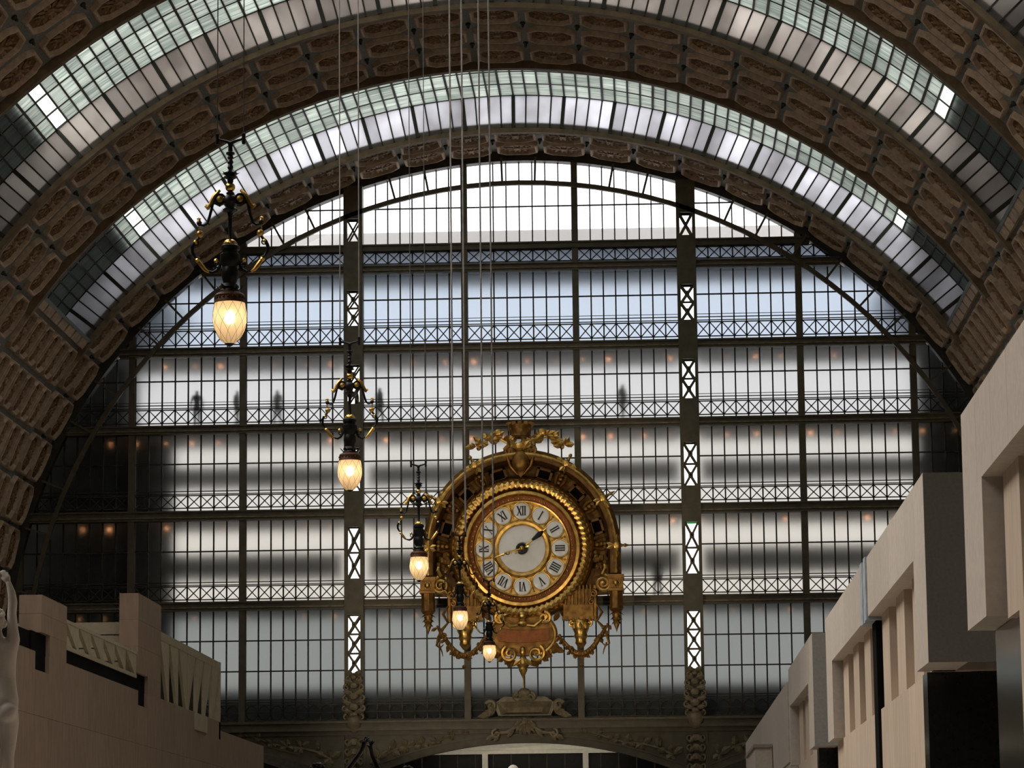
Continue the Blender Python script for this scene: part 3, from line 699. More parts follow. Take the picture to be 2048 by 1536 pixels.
# brackets and sunk panels on the inside of the hood
for a in (2, 31, 60, 120, 149, 178):
    m = MB(); d = Vector(pol(a, 1)); t = Vector((-d.z, 0, d.x))
    for s in (-1, 1):
        p = [d * 3.55 + t * .16 * s, d * 3.40 + t * .20 * s, d * 3.22 + t * .16 * s, d * 3.02 + t * .10 * s]
        m.tube([(q.x, -.25 + .16 * i, q.z) for i, q in enumerate(p)], [.07, .09, .08, .05], 6); q = d * 3.5 + t * .16 * s; m.ball((q.x, -.32, q.z), .09, 7)
    for k in range(3):
        q = d * (3.5 - .17 * k); m.ball((q.x, -.28 + .12 * k, q.z), .085, 6, (1.3, 1, 1))
    ckp(m, 'bracket', 'gold_dark')
for a in (16, 45, 73, 107, 135, 164):
    d = Vector(pol(a, 1)); t = Vector((-d.z, 0, d.x)); m = MB(); c = d * 3.28
    for u0, u1, v0, v1 in ((-.34, -.24, -.26, .26), (.24, .34, -.26, .26), (-.34, .34, -.26, -.17), (-.34, .34, .17, .26)):
        co = [c + t * u + d * v for u, v in ((u0, v0), (u1, v0), (u1, v1), (u0, v1))]
        m.add([(q.x, .30, q.z) for q in co] + [(q.x, .6, q.z) for q in co], [(0, 1, 2, 3), (0, 4, 5, 1), (1, 5, 6, 2), (2, 6, 7, 3), (3, 7, 4, 0)])
    k = [c - d * .20 + t * .42 * math.sin(x_) - d * .16 * math.cos(x_) for x_ in [R(-80 + 20 * i) for i in range(9)]]
    m.tube([(q.x, .22, q.z) for q in k], [.03, .05, .06, .07, .07, .07, .06, .05, .03], 6); pa = ckp(m, 'sunk_panel', 'gold_shaded', smooth=False)
    co = [c + t * u + d * v for u, v in ((-.24, -.17), (.24, -.17), (.24, .17), (-.24, .17))]
    ckp(MB().add([(q.x, .52, q.z) for q in co] + [(q.x, .56, q.z) for q in co], [(0, 1, 2, 3), (7, 6, 5, 4), (0, 4, 5, 1), (1, 5, 6, 2), (2, 6, 7, 3), (3, 7, 4, 0)]), 'panel_field', 'black', pa, False)
# rings round the dial
ckp(MB().lathe([(3.05, -.50), (3.05, -.1), (3.0, .0), (2.92, .06), (2.86, .04)], 96, axis='y'), 'outer_ring', 'gold_dark')
ckp(MB().lathe([(2.88, -.2), (2.88, .10), (2.82, .24), (2.70, .30), (2.56, .26), (2.50, .12), (2.50, -.2)], 288, axis='y', mod=lambda t: 1 + .013 * math.sin(72 * t)), 'ribbed_ring', 'gold')
m = MB()
for i in range(72): m.ball(pol(5 * i, 2.70, -.31), .045, 6)
ckp(m, 'beading', 'gold')
ckp(MB().lathe([(2.50, -.2), (2.50, .05), (2.42, .16), (2.30, .18), (2.24, .08), (2.24, -.2)], 96, axis='y'), 'bright_ring', 'gold')
ckp(MB().lathe([(2.26, -.3), (2.24, -.02), (2.16, -.06), (2.06, -.08), (2.02, -.2)], 96, axis='y'), 'bead_channel', 'gold_red')
m = MB()
for i in range(60): m.ball(pol(6 * i + 3, 2.12, .05), .045 if i % 5 else .06, 6)
ckp(m, 'bead_row', 'gold')
ckp(MB().lathe([(2.06, -.15), (2.02, -.02), (1.96, -.04), (1.94, -.18), (1.24, -.18), (1.22, -.10), (1.14, -.04), (1.04, -.06), (.98, -.16)], 96, axis='y'), 'dial_plate', 'gold')
m = MB()
for i in range(12):
    a = 30 * i + 15
    for r, b in ((1.86, .05), (1.72, .035), (1.42, .045), (1.32, .03)): m.ball(pol(a, r, .15), b, 6)
    m.leaf(pol(a, 1.34, .16), pol(a, 1.84, .15), .13)
ckp(m, 'dial_relief', 'gold')
cen = ckp(MB().lathe([(0, -.16), (.6, -.17), (.99, -.19), (.99, -.25)], 64, axis='y'), 'centre_disc', 'enamel', smooth=False)
# twelve enamel plaques with Roman numerals
NUM = ['XII', 'I', 'II', 'III', 'IIII', 'V', 'VI', 'VII', 'VIII', 'IX', 'X', 'XI']
def numeral(s_, h=.38):
    """upright strokes with serifs, thick and thin as engraved numerals"""
    wid = {'I': .095, 'V': .19, 'X': .20}; tot = sum(wid[c] for c in s_); x = -tot / 2; b = MB(); y0 = -.012
    def stroke(xa, za, xb, zb, t): b.bar((xa, y0, za), (xb, y0, zb), t, .012)
    def serif(xm, z): b.bar((xm - .045, y0, z), (xm + .045, y0, z), .018, .012)
    for c in s_:
        w_ = wid[c]; l, r, mid = x + .02, x + w_ - .02, x + w_ / 2
        if c == 'I': stroke(mid, -h / 2, mid, h / 2, .052); serif(mid, h / 2); serif(mid, -h / 2)
        if c == 'V': stroke(l, h / 2, mid, -h / 2, .056); stroke(r, h / 2, mid, -h / 2, .026); serif(l, h / 2); serif(r, h / 2)
        if c == 'X': stroke(l, h / 2, r, -h / 2, .056); stroke(r, h / 2, l, -h / 2, .026); [serif(q, z) for q in (l, r) for z in (h / 2, -h / 2)]
        x += w_
    return b
plq = MB().lathe([(0, .06), (.28, .055), (.345, .03), (.36, -.06)], 28, axis='y').mesh('numeral_plaque', M['enamel'], True)
rimm = MB().lathe([(.355, -.05), (.36, .05), (.385, .055), (.40, .0), (.41, -.05)], 28, axis='y').mesh('plaque_rim', M['gold'], True)
for i, s_ in enumerate(NUM):
    a = 90 - 30 * i; p = pol(a, 1.60, .16)
    o = put('numeral_plaque', plq, ck, p); put('plaque_rim', rimm, o)
    nb = numeral(s_); nb.xf(Matrix.Translation((0, -.062, 0)) @ Matrix.Rotation(R(30 * i), 4, 'Y')); nb.build('numeral', M['ink'], o)
# hands: a quarter to two
def hand(name, ang, L, w_, y, tail):
    b = MB(); b.tube([(0, y, -tail), (0, y, -tail * .6), (0, y, -.1)], [.02, .05, .03], 6)
    b.tube([(0, y, .0), (0, y, L * .30), (0, y, L * .42)], [.05, .035, .03], 6)
    b.lathe([(.0, -.03), (.05, -.03), (.09, 0), (.05, .03), (0, .03)], 10, (0, y, L * .48), 'y'); b.ball((0, y, L * .56), .04, 6)
    b.add([(-w_, y, L * .60), (0, y - .03, L * .60), (w_, y, L * .60), (0, y + .02, L * .6), (0, y, L)], [(0, 1, 4), (1, 2, 4), (2, 3, 4), (3, 0, 4)])
    b.xf(Matrix.Rotation(R(ang), 4, 'Y')); return ckp(b, name, 'gold_bright')
hh = hand('hour_hand', 51.5, 1.50, .06, .0, .35); hand('minute_hand', 252, 1.30, .055, -.06, .35)
b = MB(); b.tube([(0, .02, .55), (0, .02, .95), (0, .02, 1.15)], [.05, .12, .04], 8); b.xf(Matrix.Rotation(R(51.5), 4, 'Y')); ckp(b, 'hand_shaft', 'bronze', hh)
hb = ckp(MB().lathe([(.0, .16), (.08, .16), (.10, .10), (.20, .08), (.26, -.05)], 20, axis='y'), 'hub', 'bronze'); ckp(MB().ball((0, -.16, 0), .10, 10), 'hub_cap', 'gold_bright', hb)
# keystone, crown and leafy branches on top
m = MB(); m.ball((0, -.62, 3.62), .36, 12, (1, .55, 1.3)); m.prism([(-.42, 4.2), (.42, 4.2), (.32, 3.3), (0, 2.95), (-.32, 3.3)], 'y', -.45, .2)
for s in (-1, 1): m.scroll((s * .45, -.6, 4.05), .22, .04, 1.3, R(90), .085, -s, 7); m.tube([(s * .38, -.6, 4.2), (s * .55, -.6, 3.8), (s * .42, -.6, 3.4), (s * .12, -.55, 3.05)], [.06, .07, .06, .03], 6)
ckp(m, 'keystone', 'gold_dark')
m = MB()
for s in (-1, 1): m.ball((s * .28, -.55, 4.52), .12, 8); m.ball((s * .5, -.5, 4.42), .09, 7); m.leaf((s * .1, -.6, 4.1), (s * .42, -.66, 4.5), .22)
m.ball((0, -.6, 4.28), .2, 8, (1.2, .8, .8)); ckp(m, 'crown_base', 'gold')
m = MB(); m.lathe([(.42, 0), (.46, .06), (.44, .10), (.47, .30), (.54, .52), (.50, .56), (.44, .32), (.38, .02)], 24, (0, -.35, 4.64))
for i in range(12):
    a = 2 * PI * i / 12; m.box(-.08 + .51 * math.cos(a), .08 + .51 * math.cos(a), -.38 + .51 * math.sin(a), -.32 + .51 * math.sin(a), 5.14, 5.28)
for i in range(10): a = 2 * PI * i / 10; m.ball((.49 * math.cos(a), -.35 + .49 * math.sin(a), 4.98), .05, 6)
ckp(m, 'crown', 'gold_dark')
for s in (-1, 1):
    random.seed(5); m = MB(); st = [(s * (.3 + .26 * i), -.5, 4.2 + .32 * math.sin(i * .55) + .05 * i * (1 if i < 4 else .4)) for i in range(7)]
    m.tube(st, [.07, .06, .055, .05, .04, .03, .02], 6)
    for i, p in enumerate(st):
        for k in range(4):
            a = random.uniform(-20, 200); l = random.uniform(.28, .50); m.leaf(p, (p[0] + l * math.cos(R(a)), p[1] - random.uniform(0, .15), p[2] + l * math.sin(R(a))), .25, (0, -1, 0), .3)
    m.ball((s * .92, -.55, 4.85), .16, 8, (1.1, .8, 1)); m.ball((s * 1.5, -.55, 4.72), .12, 7, (1.2, .8, 1)); m.ball((s * 1.75, -.5, 4.2), .11, 7); ckp(m, 'leaf_branch', 'gold')
for s in (-1, 1):
    # capital, fluted drop and finial at the foot of the hood
    m = MB(); m.box(s * 3.93 - .34, s * 3.93 + .34, -.85, .5, -1.38, -1.22); m.box(s * 3.93 - .30, s * 3.93 + .30, -.78, .5, -1.78, -1.38); m.box(s * 3.93 - .33, s * 3.93 + .33, -.82, .5, -1.90, -1.80); ckp(m, 'capital', 'gold_dark', smooth=False)
    m = MB(); m.ball((s * 3.93, -.80, -1.58), .12, 10)
    for i in range(6): m.ball((s * 3.93 + .15 * math.cos(i * PI / 3), -.79, -1.58 + .15 * math.sin(i * PI / 3)), .05, 6)
    ckp(m, 'capital_rosette', 'gold')
    m = MB(); m.lathe([(.27, -1.9), (.27, -2.55), (.30, -2.6), (.22, -2.72), (.12, -2.78)], 32, (s * 3.93, -.35, 0), mod=lambda t: 1 + .05 * math.sin(8 * t)); ckp(m, 'fluted_drop', 'gold_dark')
    m = MB(); m.lathe([(.10, -2.72), (.20, -2.82), (.16, -2.95), (.19, -3.05), (.10, -3.2), (.12, -3.28), (.04, -3.48), (.0, -3.62)], 12, (s * 3.93, -.35, 0))
    for lv, r in ((-2.8, .30), (-3.0, .25), (-3.2, .19)):
        for i in range(6): a = i * PI / 3; m.leaf((s * 3.93 + .08 * math.cos(a), -.35 + .08 * math.sin(a), lv + .08), (s * 3.93 + r * math.cos(a), -.35 + r * math.sin(a), lv - .10), .13, (math.cos(a), math.sin(a), .3))
    ckp(m, 'finial', 'gold_dark')
    m = MB(); m.scroll((s * 3.40, -.66, -1.58), .36, .05, 2.1, R(80 if s > 0 else 100), .085, -s, 8); m.ball((s * 3.40, -.70, -1.58), .09, 8); m.tube([(s * 3.35, -.6, -1.2), (s * 3.5, -.6, -.95), (s * 3.45, -.5, -.7)], [.08, .08, .05], 7); ckp(m, 'volute', 'gold')
    m = MB(); random.seed(9)
    for i in range(16): m.ball((s * (3.30 + random.uniform(-.22, .22)), -.35 + random.uniform(-.2, .1), -.55 + random.uniform(-.42, .35)), random.uniform(.07, .13), 7)
    ckp(m, 'fruit_cluster', 'gold_dark')
    # fluted side panel with bead row
    m = MB(); m.box(s * 2.33 - .62, s * 2.33 + .62, -.05, .6, -2.95, -1.75)
    for i in range(8): m.tube([(s * 2.33 - .52 + .15 * i, -.08, -2.4), (s * 2.33 - .52 + .15 * i, -.08, -1.6)], .05, 6)
    m.box(s * 2.33 - .68, s * 2.33 + .68, -.14, .6, -3.02, -2.9); pnl = ckp(m, 'fluted_panel', 'gold_dark', smooth=False)
    m = MB(); [m.ball((s * 2.33 - .48 + .24 * i, -.16, -3.03), .075, 7) for i in range(5)]; ckp(m, 'bead_row', 'gold', pnl)
    m = MB(); m.scroll((s * 2.98, -.2, -1.95), .16, .04, 1.2, R(90), .06, -s); m.scroll((s * 2.9, -.2, -2.3), .13, .03, 1.2, R(90), .05, s); m.tube([(s * 3.05, -.1, -1.6), (s * 3.05, -.1, -3.1)], .1, 6); ckp(m, 'side_scroll', 'gold_dark')
    # corbel
    m = MB(); m.lathe([(.36, -3.05), (.40, -3.2), (.34, -3.42), (.26, -3.6), (.29, -3.72), (.22, -3.85), (.24, -4.0), (.10, -4.2), (.0, -4.25)], 14, (s * 2.42, .1, 0))
    for i in (-1, 0, 1): m.ball((s * 2.42 + .24 * i, -.22, -3.28), .13, 8, (.8, .8, 1.4))
    for i in (-1, 1): m.scroll((s * 2.42 + .36 * i, -.12, -3.2), .13, .03, 1.2, R(90), .055, -i)
    ckp(m, 'corbel', 'gold')
    # garland with ribbon
    m = MB(); random.seed(21)
    pts = [(s * (1.55 + 2.0 * u), -.25, -3.75 - .95 * math.sin(PI * min(1, u * 1.02)) + (.45 * u)) for u in [i / 12 for i in range(13)]]
    m.tube(pts, [.05 + .08 * math.sin(PI * i / 12) for i in range(13)], 7)
    for i, p in enumerate(pts):
        for k in range(3):
            a = random.uniform(200, 340); l = random.uniform(.18, .34); m.leaf(p, (p[0] + l * math.cos(R(a)), p[1] - .1, p[2] + l * math.sin(R(a))), .15, (0, -1, 0), .3)
        m.ball((p[0], p[1] - .1, p[2] + random.uniform(-.06, .06)), random.uniform(.05, .1), 6)
    m.ball((s * 2.45, -.3, -4.95), .09, 8); ckp(m, 'garland', 'gold_dark')
    m = MB(); m.tube([(s * 3.10, -.2, -2.4), (s * 3.32, -.22, -2.75), (s * 3.12, -.2, -3.1), (s * 3.34, -.22, -3.35), (s * 3.52, -.22, -3.7), (s * 3.60, -.2, -4.05), (s * 3.45, -.2, -4.15), (s * 3.30, -.2, -4.0)], [.04, .07, .05, .07, .07, .05, .04, .02], 5); m.tube([(s * 3.5, -.2, -4.0), (s * 3.38, -.2, -4.3), (s * 3.34, -.2, -4.5)], [.04, .03, .015], 5); ckp(m, 'ribbon', 'gold_dark')
# lower cartouche
m = MB(); m.prism([(1.30 * math.cos(t) * (1 if math.sin(t) < 0 else 1.05), -3.62 + (.98 if math.sin(t) > 0 else .88) * math.sin(t)) for t in [2 * PI * i / 40 for i in range(40)]], 'y', -.05, .6); ckp(m, 'shield', 'gold_dark', smooth=False)
m = MB(); m.tube([(1.38 * math.cos(t), -.12, -3.62 + .98 * math.sin(t)) for t in [R(-60 + 10 * i) for i in range(14)]], .09, 7); m.tube([(-1.38 * math.cos(t), -.12, -3.62 + .98 * math.sin(t)) for t in [R(-60 + 10 * i) for i in range(14)]], .09, 7); ckp(m, 'shield_rim', 'gold')
m = MB(); n = 18
for i in range(n):
    u, v = -1.0 + 2.1 * i / n, -1.0 + 2.1 * (i + 1) / n; f = lambda q: -3.68 - .05 * math.cos(q * 2.2)
    m.prism([(u, f(u) - .26), (v, f(v) - .26), (v, f(v) + .24), (u, f(u) + .24)], 'y', -.34 - .06 * math.cos(u), -.22)
ckp(m, 'name_band', 'gold_red', smooth=False)
for s in (-1, 1):
    m = MB(); m.scroll((s * .92, -.3, -2.95), .26, .05, 1.5, R(90), .09, -s, 7); m.scroll((s * .82, -.32, -2.98), .18, .06, 1.0, R(90), .06, -s, 7); m.tube([(s * .15, -.35, -3.25), (s * .5, -.38, -3.3), (s * .8, -.36, -3.05)], [.05, .08, .06], 7); ckp(m, 'upper_scroll', 'gold')
    m = MB(); m.scroll((s * .55, -.2, -4.42), .36, .05, 1.6, R(60 if s > 0 else 120), .085, -s, 7); ckp(m, 'lower_scroll', 'gold')
    ckp(MB().ball((s * 1.15, -.2, -4.35), .12, 7), 'boss', 'gold')
m = MB(); m.ball((0, -.32, -2.85), .22, 10); m.ball((0, -.35, -3.2), .16, 8, (1.6, 1, .8)); m.ball((0, -.32, -3.04), .14, 8); ckp(m, 'mask', 'gold')
for s in (-1, 1):
    for i in range(7):
        a = R((-18 - 11 * i) if s > 0 else (198 + 11 * i)); ckp(MB().leaf((1.15 * math.cos(a), -.1, -3.72 + 1.0 * math.sin(a)), ((1.62 + .1 * (i % 2)) * math.cos(a), -.2, -3.78 + 1.25 * math.sin(a)), .28, (0, -1, 0), .3), 'leaf', 'gold_dark')
    for b_, t_, w_ in (((1.2, -4.1), (1.75, -4.42), .28), ((1.3, -3.1), (1.55, -2.7), .25), ((.5, -4.7), (.62, -5.02), .22)): ckp(MB().leaf((s * b_[0], -.1, b_[1]), (s * t_[0], -.2, t_[1]), w_), 'leaf', 'gold_dark')
m = MB(); m.ball((0, -.25, -4.35), .17, 10, (.8, .8, 1.3)); m.lathe([(.12, -4.55), (.20, -4.75), (.22, -4.85), (.13, -4.98), (.19, -5.08), (.10, -5.28), (.02, -5.45), (.015, -5.85)], 12, (0, -.1, 0)); m.leaf((0, -.2, -4.6), (.42, -.25, -4.95), .2); m.leaf((0, -.2, -4.6), (-.42, -.25, -4.95), .2); ckp(m, 'bottom_finial', 'gold')
m = MB()
for x, z in ((-2.6, 2.0), (2.6, 2.0), (-2.6, -2.2), (2.6, -2.2)): m.tube([(x, .8, z), (x, 2.0, z)], .06, 6)
ckp(m, 'wall_brackets', 'iron')
# ------------------------------------------------------------------ hanging lamps (origin = centre of the glass globe)
U = .00206
def hz(y): return (1306 - y) * U
def lamp(name_, loc, label, cable_r, cable_m):
    t = empty(name_, loc); tag(t, label, 'chandelier', 'globe chandeliers hanging down the middle of the hall'); return t
def P2(pts, sx): return [((x - 310) * U * sx, 0, hz(y)) for x, y in pts]
def prof(l): return [(r * U, hz(y)) for y, r in l]
LM = {}
def lm(name, mb, m, smooth=True): LM[name] = mb.mesh(name, M[m], smooth)
lm('stem', MB().lathe(prof([(172, 0), (178, 16), (200, 13), (228, 15), (236, 27), (246, 27), (252, 14), (268, 20), (280, 12), (296, 20), (310, 12), (330, 19), (345, 12), (356, 24), (366, 44), (380, 30), (394, 42), (404, 20), (425, 18)]), 14)
   .lathe(prof([(485, 18), (492, 26), (504, 22), (516, 36), (530, 44), (548, 44), (560, 34), (580, 26), (596, 46), (606, 46), (616, 20), (640, 13), (780, 12), (795, 20)]), 14), 'bronze')
m = MB()
for i in range(8):
    a = PI / 4 * i
    for y, r in ((370, 62), (395, 50), (606, 62)): m.leaf((.02 * math.cos(a), .02 * math.sin(a), hz(y + 14)), (r * U * math.cos(a), r * U * math.sin(a), hz(y - 6)), .045, (math.cos(a) * .4, math.sin(a) * .4, 1))
lm('leaf_collar', m, 'bronze')
lm('gold_ball', MB().ball((0, 0, hz(455)), 31 * U, 14), 'gold_bright')
m = MB(); m.lathe(prof([(812, 40), (800, 38), (788, 25), (784, 0)]), 16)
for i in range(9): a = 2 * PI * i / 9; m.ball((38 * U * math.cos(a), 38 * U * math.sin(a), hz(812)), .018, 6)
lm('gold_cap', m, 'gold_bright')
lm('body', MB().lathe(prof([(812, 30), (818, 44), (828, 58), (850, 60), (856, 50), (872, 50), (880, 62), (915, 64), (940, 58), (960, 44), (985, 52), (1010, 54), (1040, 46), (1062, 40), (1076, 54), (1086, 58), (1096, 50), (1106, 60), (1120, 62)]), 18), 'bronze')
m = MB(); m.lathe(prof([(1118, 62), (1128, 84), (1140, 92), (1150, 86), (1168, 92), (1184, 96), (1190, 88)]), 24)
for i in range(20): a = 2 * PI * i / 20; m.ball((90 * U * math.cos(a), 90 * U * math.sin(a), hz(1156)), .017, 6)
lm('collar_ring', m, 'brown_bronze')
m = MB()
for i in range(6): a = PI / 3 * i; m.leaf((50 * U * math.cos(a), 50 * U * math.sin(a), hz(1112)), (84 * U * math.cos(a), 84 * U * math.sin(a), hz(1070)), .05, (math.cos(a), math.sin(a), -.5))
lm('coronet', m, 'bronze')
gp = [(1186, 93), (1205, 98), (1240, 103), (1285, 105), (1320, 101), (1355, 91), (1390, 74), (1415, 56), (1435, 34), (1444, 18)]
lm('globe', MB().lathe(prof(gp), 32), 'globe'); LM['globe'].materials[0] = M['globe']
def gr(y):
    for (y0, r0), (y1, r1) in zip(gp, gp[1:]):
        if y0 <= y <= y1: return r0 + (r1 - r0) * (y - y0) / (y1 - y0)
    return 18
m = MB()
for k in range(10):
    for s in (-1, 1):
        m.tube([((gr(1190 + 25 * i) + 1.5) * U * math.cos(2 * PI * k / 10 + s * .13 * i), (gr(1190 + 25 * i) + 1.5) * U * math.sin(2 * PI * k / 10 + s * .13 * i), hz(1190 + 25 * i)) for i in range(11)], .0017, 4, False)
lm('wire_netting', m, 'bronze')
lm('globe_tip', MB().lathe(prof([(1438, 30), (1446, 24), (1452, 14), (1458, 0)]), 12), 'bronze')
lm('bulb', MB().ball((0, 0, hz(1272)), .06, 12, (1, 1, 1.2)), 'bulb')
m = MB(); m.tube(P2([(232, 140), (240, 152), (262, 158), (290, 166), (310, 178), (330, 166), (358, 158), (380, 152), (388, 140)], 1), [.012, .016, .018, .02, .03, .02, .018, .016, .012], 7)
for x in (228, 392): m.lathe([(.0, hz(186)), (.022, hz(182)), (.026, hz(165)), (.018, hz(150)), (.026, hz(130)), (.026, hz(116)), (0, hz(110))], 8, ((x - 310) * U, 0, 0))
lm('yoke', m, 'bronze')
for s, nm in ((1, 'left'), (-1, 'right')):
    m = MB(); m.lathe([(.052, -.03), (.056, .03), (.074, .03), (.080, .0), (.074, -.03), (.052, -.03)], 18, ((248 - 310) * U * s, 0, hz(532)), 'y'); m.scroll(((248 - 310) * U * s, 0, hz(532)), 34 * U, 12 * U, 1.3, R(60 if s > 0 else 120), .016, s, 7)
    m.tube(P2([(275, 545), (245, 570), (215, 552), (200, 560), (192, 600), (182, 640), (168, 680), (148, 694), (126, 690), (116, 678)], s), [.014, .018, .02, .02, .019, .019, .018, .017, .014, .012], 7)
    m.tube(P2([(122, 765), (108, 780), (88, 800), (76, 830), (78, 862), (96, 892), (124, 900)], s), [.012, .018, .022, .024, .022, .018, .012], 7)
    m.scroll(((98 - 310) * U * s, 0, hz(806)), 18 * U, 5 * U, 1.2, R(90), .010, -s, 6)
    m.tube(P2([(180, 985), (205, 992), (232, 978), (246, 955), (254, 925)], s), [.016, .022, .024, .022, .018], 7); m.scroll(((232 - 310) * U * s, 0, hz(945)), 22 * U, 8 * U, 1.2, R(0 if s > 0 else 180), .012, s, 6)
    m.lathe(prof([(700, 0), (692, 12), (676, 18), (664, 10)]), 8, ((118 - 310) * U * s, 0, 0)); lm('arm' + nm, m, 'bronze')
    m = MB(); m.tube(P2([(240, 472), (232, 492), (214, 510), (200, 535), (188, 560), (172, 578), (158, 582)], s), [.012, .030, .034, .032, .030, .024, .010], 7); m.leaf(P2([(236, 492)], s)[0], P2([(242, 466)], s)[0], .05); m.leaf(P2([(176, 572)], s)[0], P2([(148, 574)], s)[0], .05); m.leaf(P2([(180, 572)], s)[0], P2([(166, 598)], s)[0], .05)
    m.lathe([(.0, .045), (.02, .042), (.042, .034), (.05, .02), (.05, -.02), (.042, -.034), (0, -.045)], 14, ((248 - 310) * U * s, 0, hz(532)), 'y')
    lm('gild' + nm, m, 'gold')
    m = MB(); m.ball(P2([(122, 748)], s)[0], 23 * U, 10); m.ball(P2([(96, 796)], s)[0], 14 * U, 8); m.tube(P2([(122, 748), (96, 796)], s), .012, 6); m.lathe(prof([(740, 4), (676, 5), (668, 13), (656, 10), (650, 15), (640, 0)]), 8, ((116 - 310) * U * s, 0, 0)); lm('knob' + nm, m, 'gold')
    m = MB(); m.tube(P2([(108, 908), (120, 925), (138, 950), (158, 975), (182, 990)], s), [.018, .026, .028, .024, .012], 7); m.ball(P2([(110, 912)], s)[0], .034, 8); lm('lowleaf' + nm, m, 'gold')
    lm('stud' + nm, MB().ball(P2([(224, 918)], s)[0], .032, 8), 'gold')
def cable_mesh(r, m, top): return MB().tube([(0, 0, hz(125)), (0, 0, top)], r, 6).mesh('cable', M[m])
LAMPS = [((-5.17, 38.6, 8.806), 'nearest and largest globe chandelier, upper left of the picture', .007, 'chain_dark'),
         ((-5.115, 54.1, 8.90), 'second globe chandelier, hanging in front of the left wide column', .011, 'chain'),
         ((-5.07, 70.2, 8.88), 'third globe chandelier, touching the left edge of the clock', .010, 'chain_dark'),
         ((-5.06, 85.7, 9.01), 'fourth globe chandelier, in front of the lower left of the clock', .026, 'chain'),
         ((-5.03, 101.2, 9.25), 'farthest and smallest globe chandelier, in front of the clock bottom', .028, 'chain')]
for loc, label, cr, cm in LAMPS:
    t = lamp('globe_chandelier', loc, label, cr, cm)
    for nm in ('stem', 'leaf_collar', 'gold_ball', 'gold_cap', 'body', 'yoke', 'coronet'): put(nm, LM[nm], t)
    cr_ = put('collar_ring', LM['collar_ring'], t)
    g = put('globe', LM['globe'], t); put('wire_netting', LM['wire_netting'], g); put('globe_tip', LM['globe_tip'], g); put('bulb', LM['bulb'], g)
    for s, nm in ((1, 'left'), (-1, 'right')):
        a = put('arm', LM['arm' + nm], t); put('gilded_leaf', LM['gild' + nm], a); put('gilded_knob', LM['knob' + nm], a); put('gilded_leaf', LM['lowleaf' + nm], a); put('gilded_stud', LM['stud' + nm], a)
        put('cable', cable_mesh(cr, cm, 33.2 - loc[2]), t, (-s * 82 * U, 0, 0))
# ------------------------------------------------------------------ right-hand stone building
XR = 3.95; ZT, ZLN, ZB = 7.40, 6.36, 4.74
def slabs(parent, y0, y1, step, x0, x1, z0, z1, m, name='stone_slab', gap=.006):
    n = max(1, round((y1 - y0) / step)); d = (y1 - y0) / n
    for i in range(n): MB().box(x0, x1, y0 + d * i + gap, y0 + d * (i + 1) - gap, z0, z1).build(name, M[m], parent)
def right_block(label, y0, y1, halves, zt=ZT, near_pier=2.0, far_pier=.7, piers=3, zl=ZLN, zb=ZB, low_gap=.05, g0=.42, gw=.5):
    """parapet beam carried over slim piers; halves = list of (start, end) of the openings"""
    t = empty('stone_block', (XR, (y0 + y1) / 2, 0)); tag(t, label, 'building'); t.location = (0, 0, 0)
    a0 = halves[0][0]; aN = halves[-1][1]
    slabs(t, y0 + .02, y1, 1.6, XR, XR + .55, zl, zt, 'stone')
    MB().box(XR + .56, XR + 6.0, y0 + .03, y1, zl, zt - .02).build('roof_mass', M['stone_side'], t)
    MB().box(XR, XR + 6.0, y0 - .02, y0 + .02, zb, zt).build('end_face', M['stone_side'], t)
    MB().box(XR, XR + .55, y0 + .02, a0, zb, zl).build('end_pier', M['stone'], t); MB().box(XR, XR + .55, aN, y1, zb, zl).build('end_pier', M['stone'], t)
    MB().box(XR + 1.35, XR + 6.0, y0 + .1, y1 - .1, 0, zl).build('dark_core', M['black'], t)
    for (a, b) in halves:
        p = (b - a) / piers
        for i in range(piers):
            q = a + p * (i + g0)
            MB().box(XR + .22, XR + .85, q, q + p * gw, zb - .05, zl).build('pier', M['stone_warm'], t)
            MB().prism([(XR + .22, zb), (XR + 1.3, zb), (XR + 1.3, zb + .95)], 'y', q - p * .5, q).build('sloped_sill', M['stone_warm'], t)
        MB().box(XR + .8, XR + 1.3, a, b, zb, zl).build('dark_opening', M['black'], t)  # black box fills the opening, its shade painted in as colour
    slabs(t, y0 + near_pier, y1 - low_gap, 3.1, XR + .20, XR + .75, 0, zb, 'stone_warm', 'wall_slab', .008)
    MB().box(XR + .16, XR + 1.2, y0 + near_pier - .75, y0 + near_pier - .01, 0, zb).build('black_corner_column', M['blackgloss'], t)
    return t
b1 = right_block('nearest pale stone block at the right edge, rising out of the picture', 22.0, 38.2, [(23.5, 29.0), (30.0, 36.1)], near_pier=1.5, piers=2, low_gap=3.6)
MB().box(XR + .32, XR + .9, 34.62, 38.1, 0, ZB - .02).build('black_panel', M['blackgloss'], b1)
b2 = right_block('long stone block with two rows of slots, split by a bluish joint', 43.62, 68.1, [(45.55, 55.0), (56.4, 66.0)], near_pier=2.8)
MB().box(XR - .03, XR + .5, 55.05, 55.55, ZLN - .05, ZT + .02).build('joint_strip', M['blue'], b2); MB().box(XR - .01, XR + .5, 55.6, 56.0, ZLN - .05, ZT - .1).build('joint_strip', M['blue'], b2); MB().box(XR - .02, XR + .5, 56.05, 56.55, ZLN - .05, ZT + .02).build('joint_strip', M['blue'], b2)
MB().box(XR + .15, XR + .8, 55.3, 56.2, 0, ZLN - .05).build('dark_joint', M['black'], b2)
right_block('small distant stone block with three narrow slots', 73.6, 86.2, [(75.9, 85.7)], zt=7.56, zl=6.52, zb=4.92, g0=.2, gw=.62)
t = empty('stone_wall'); tag(t, 'plain farthest stone wall on the right, running to the end wall', 'wall'); slabs(t, 87.0, 124.6, 3.4, XR, XR + .6, 5.05, 7.28, 'stone')
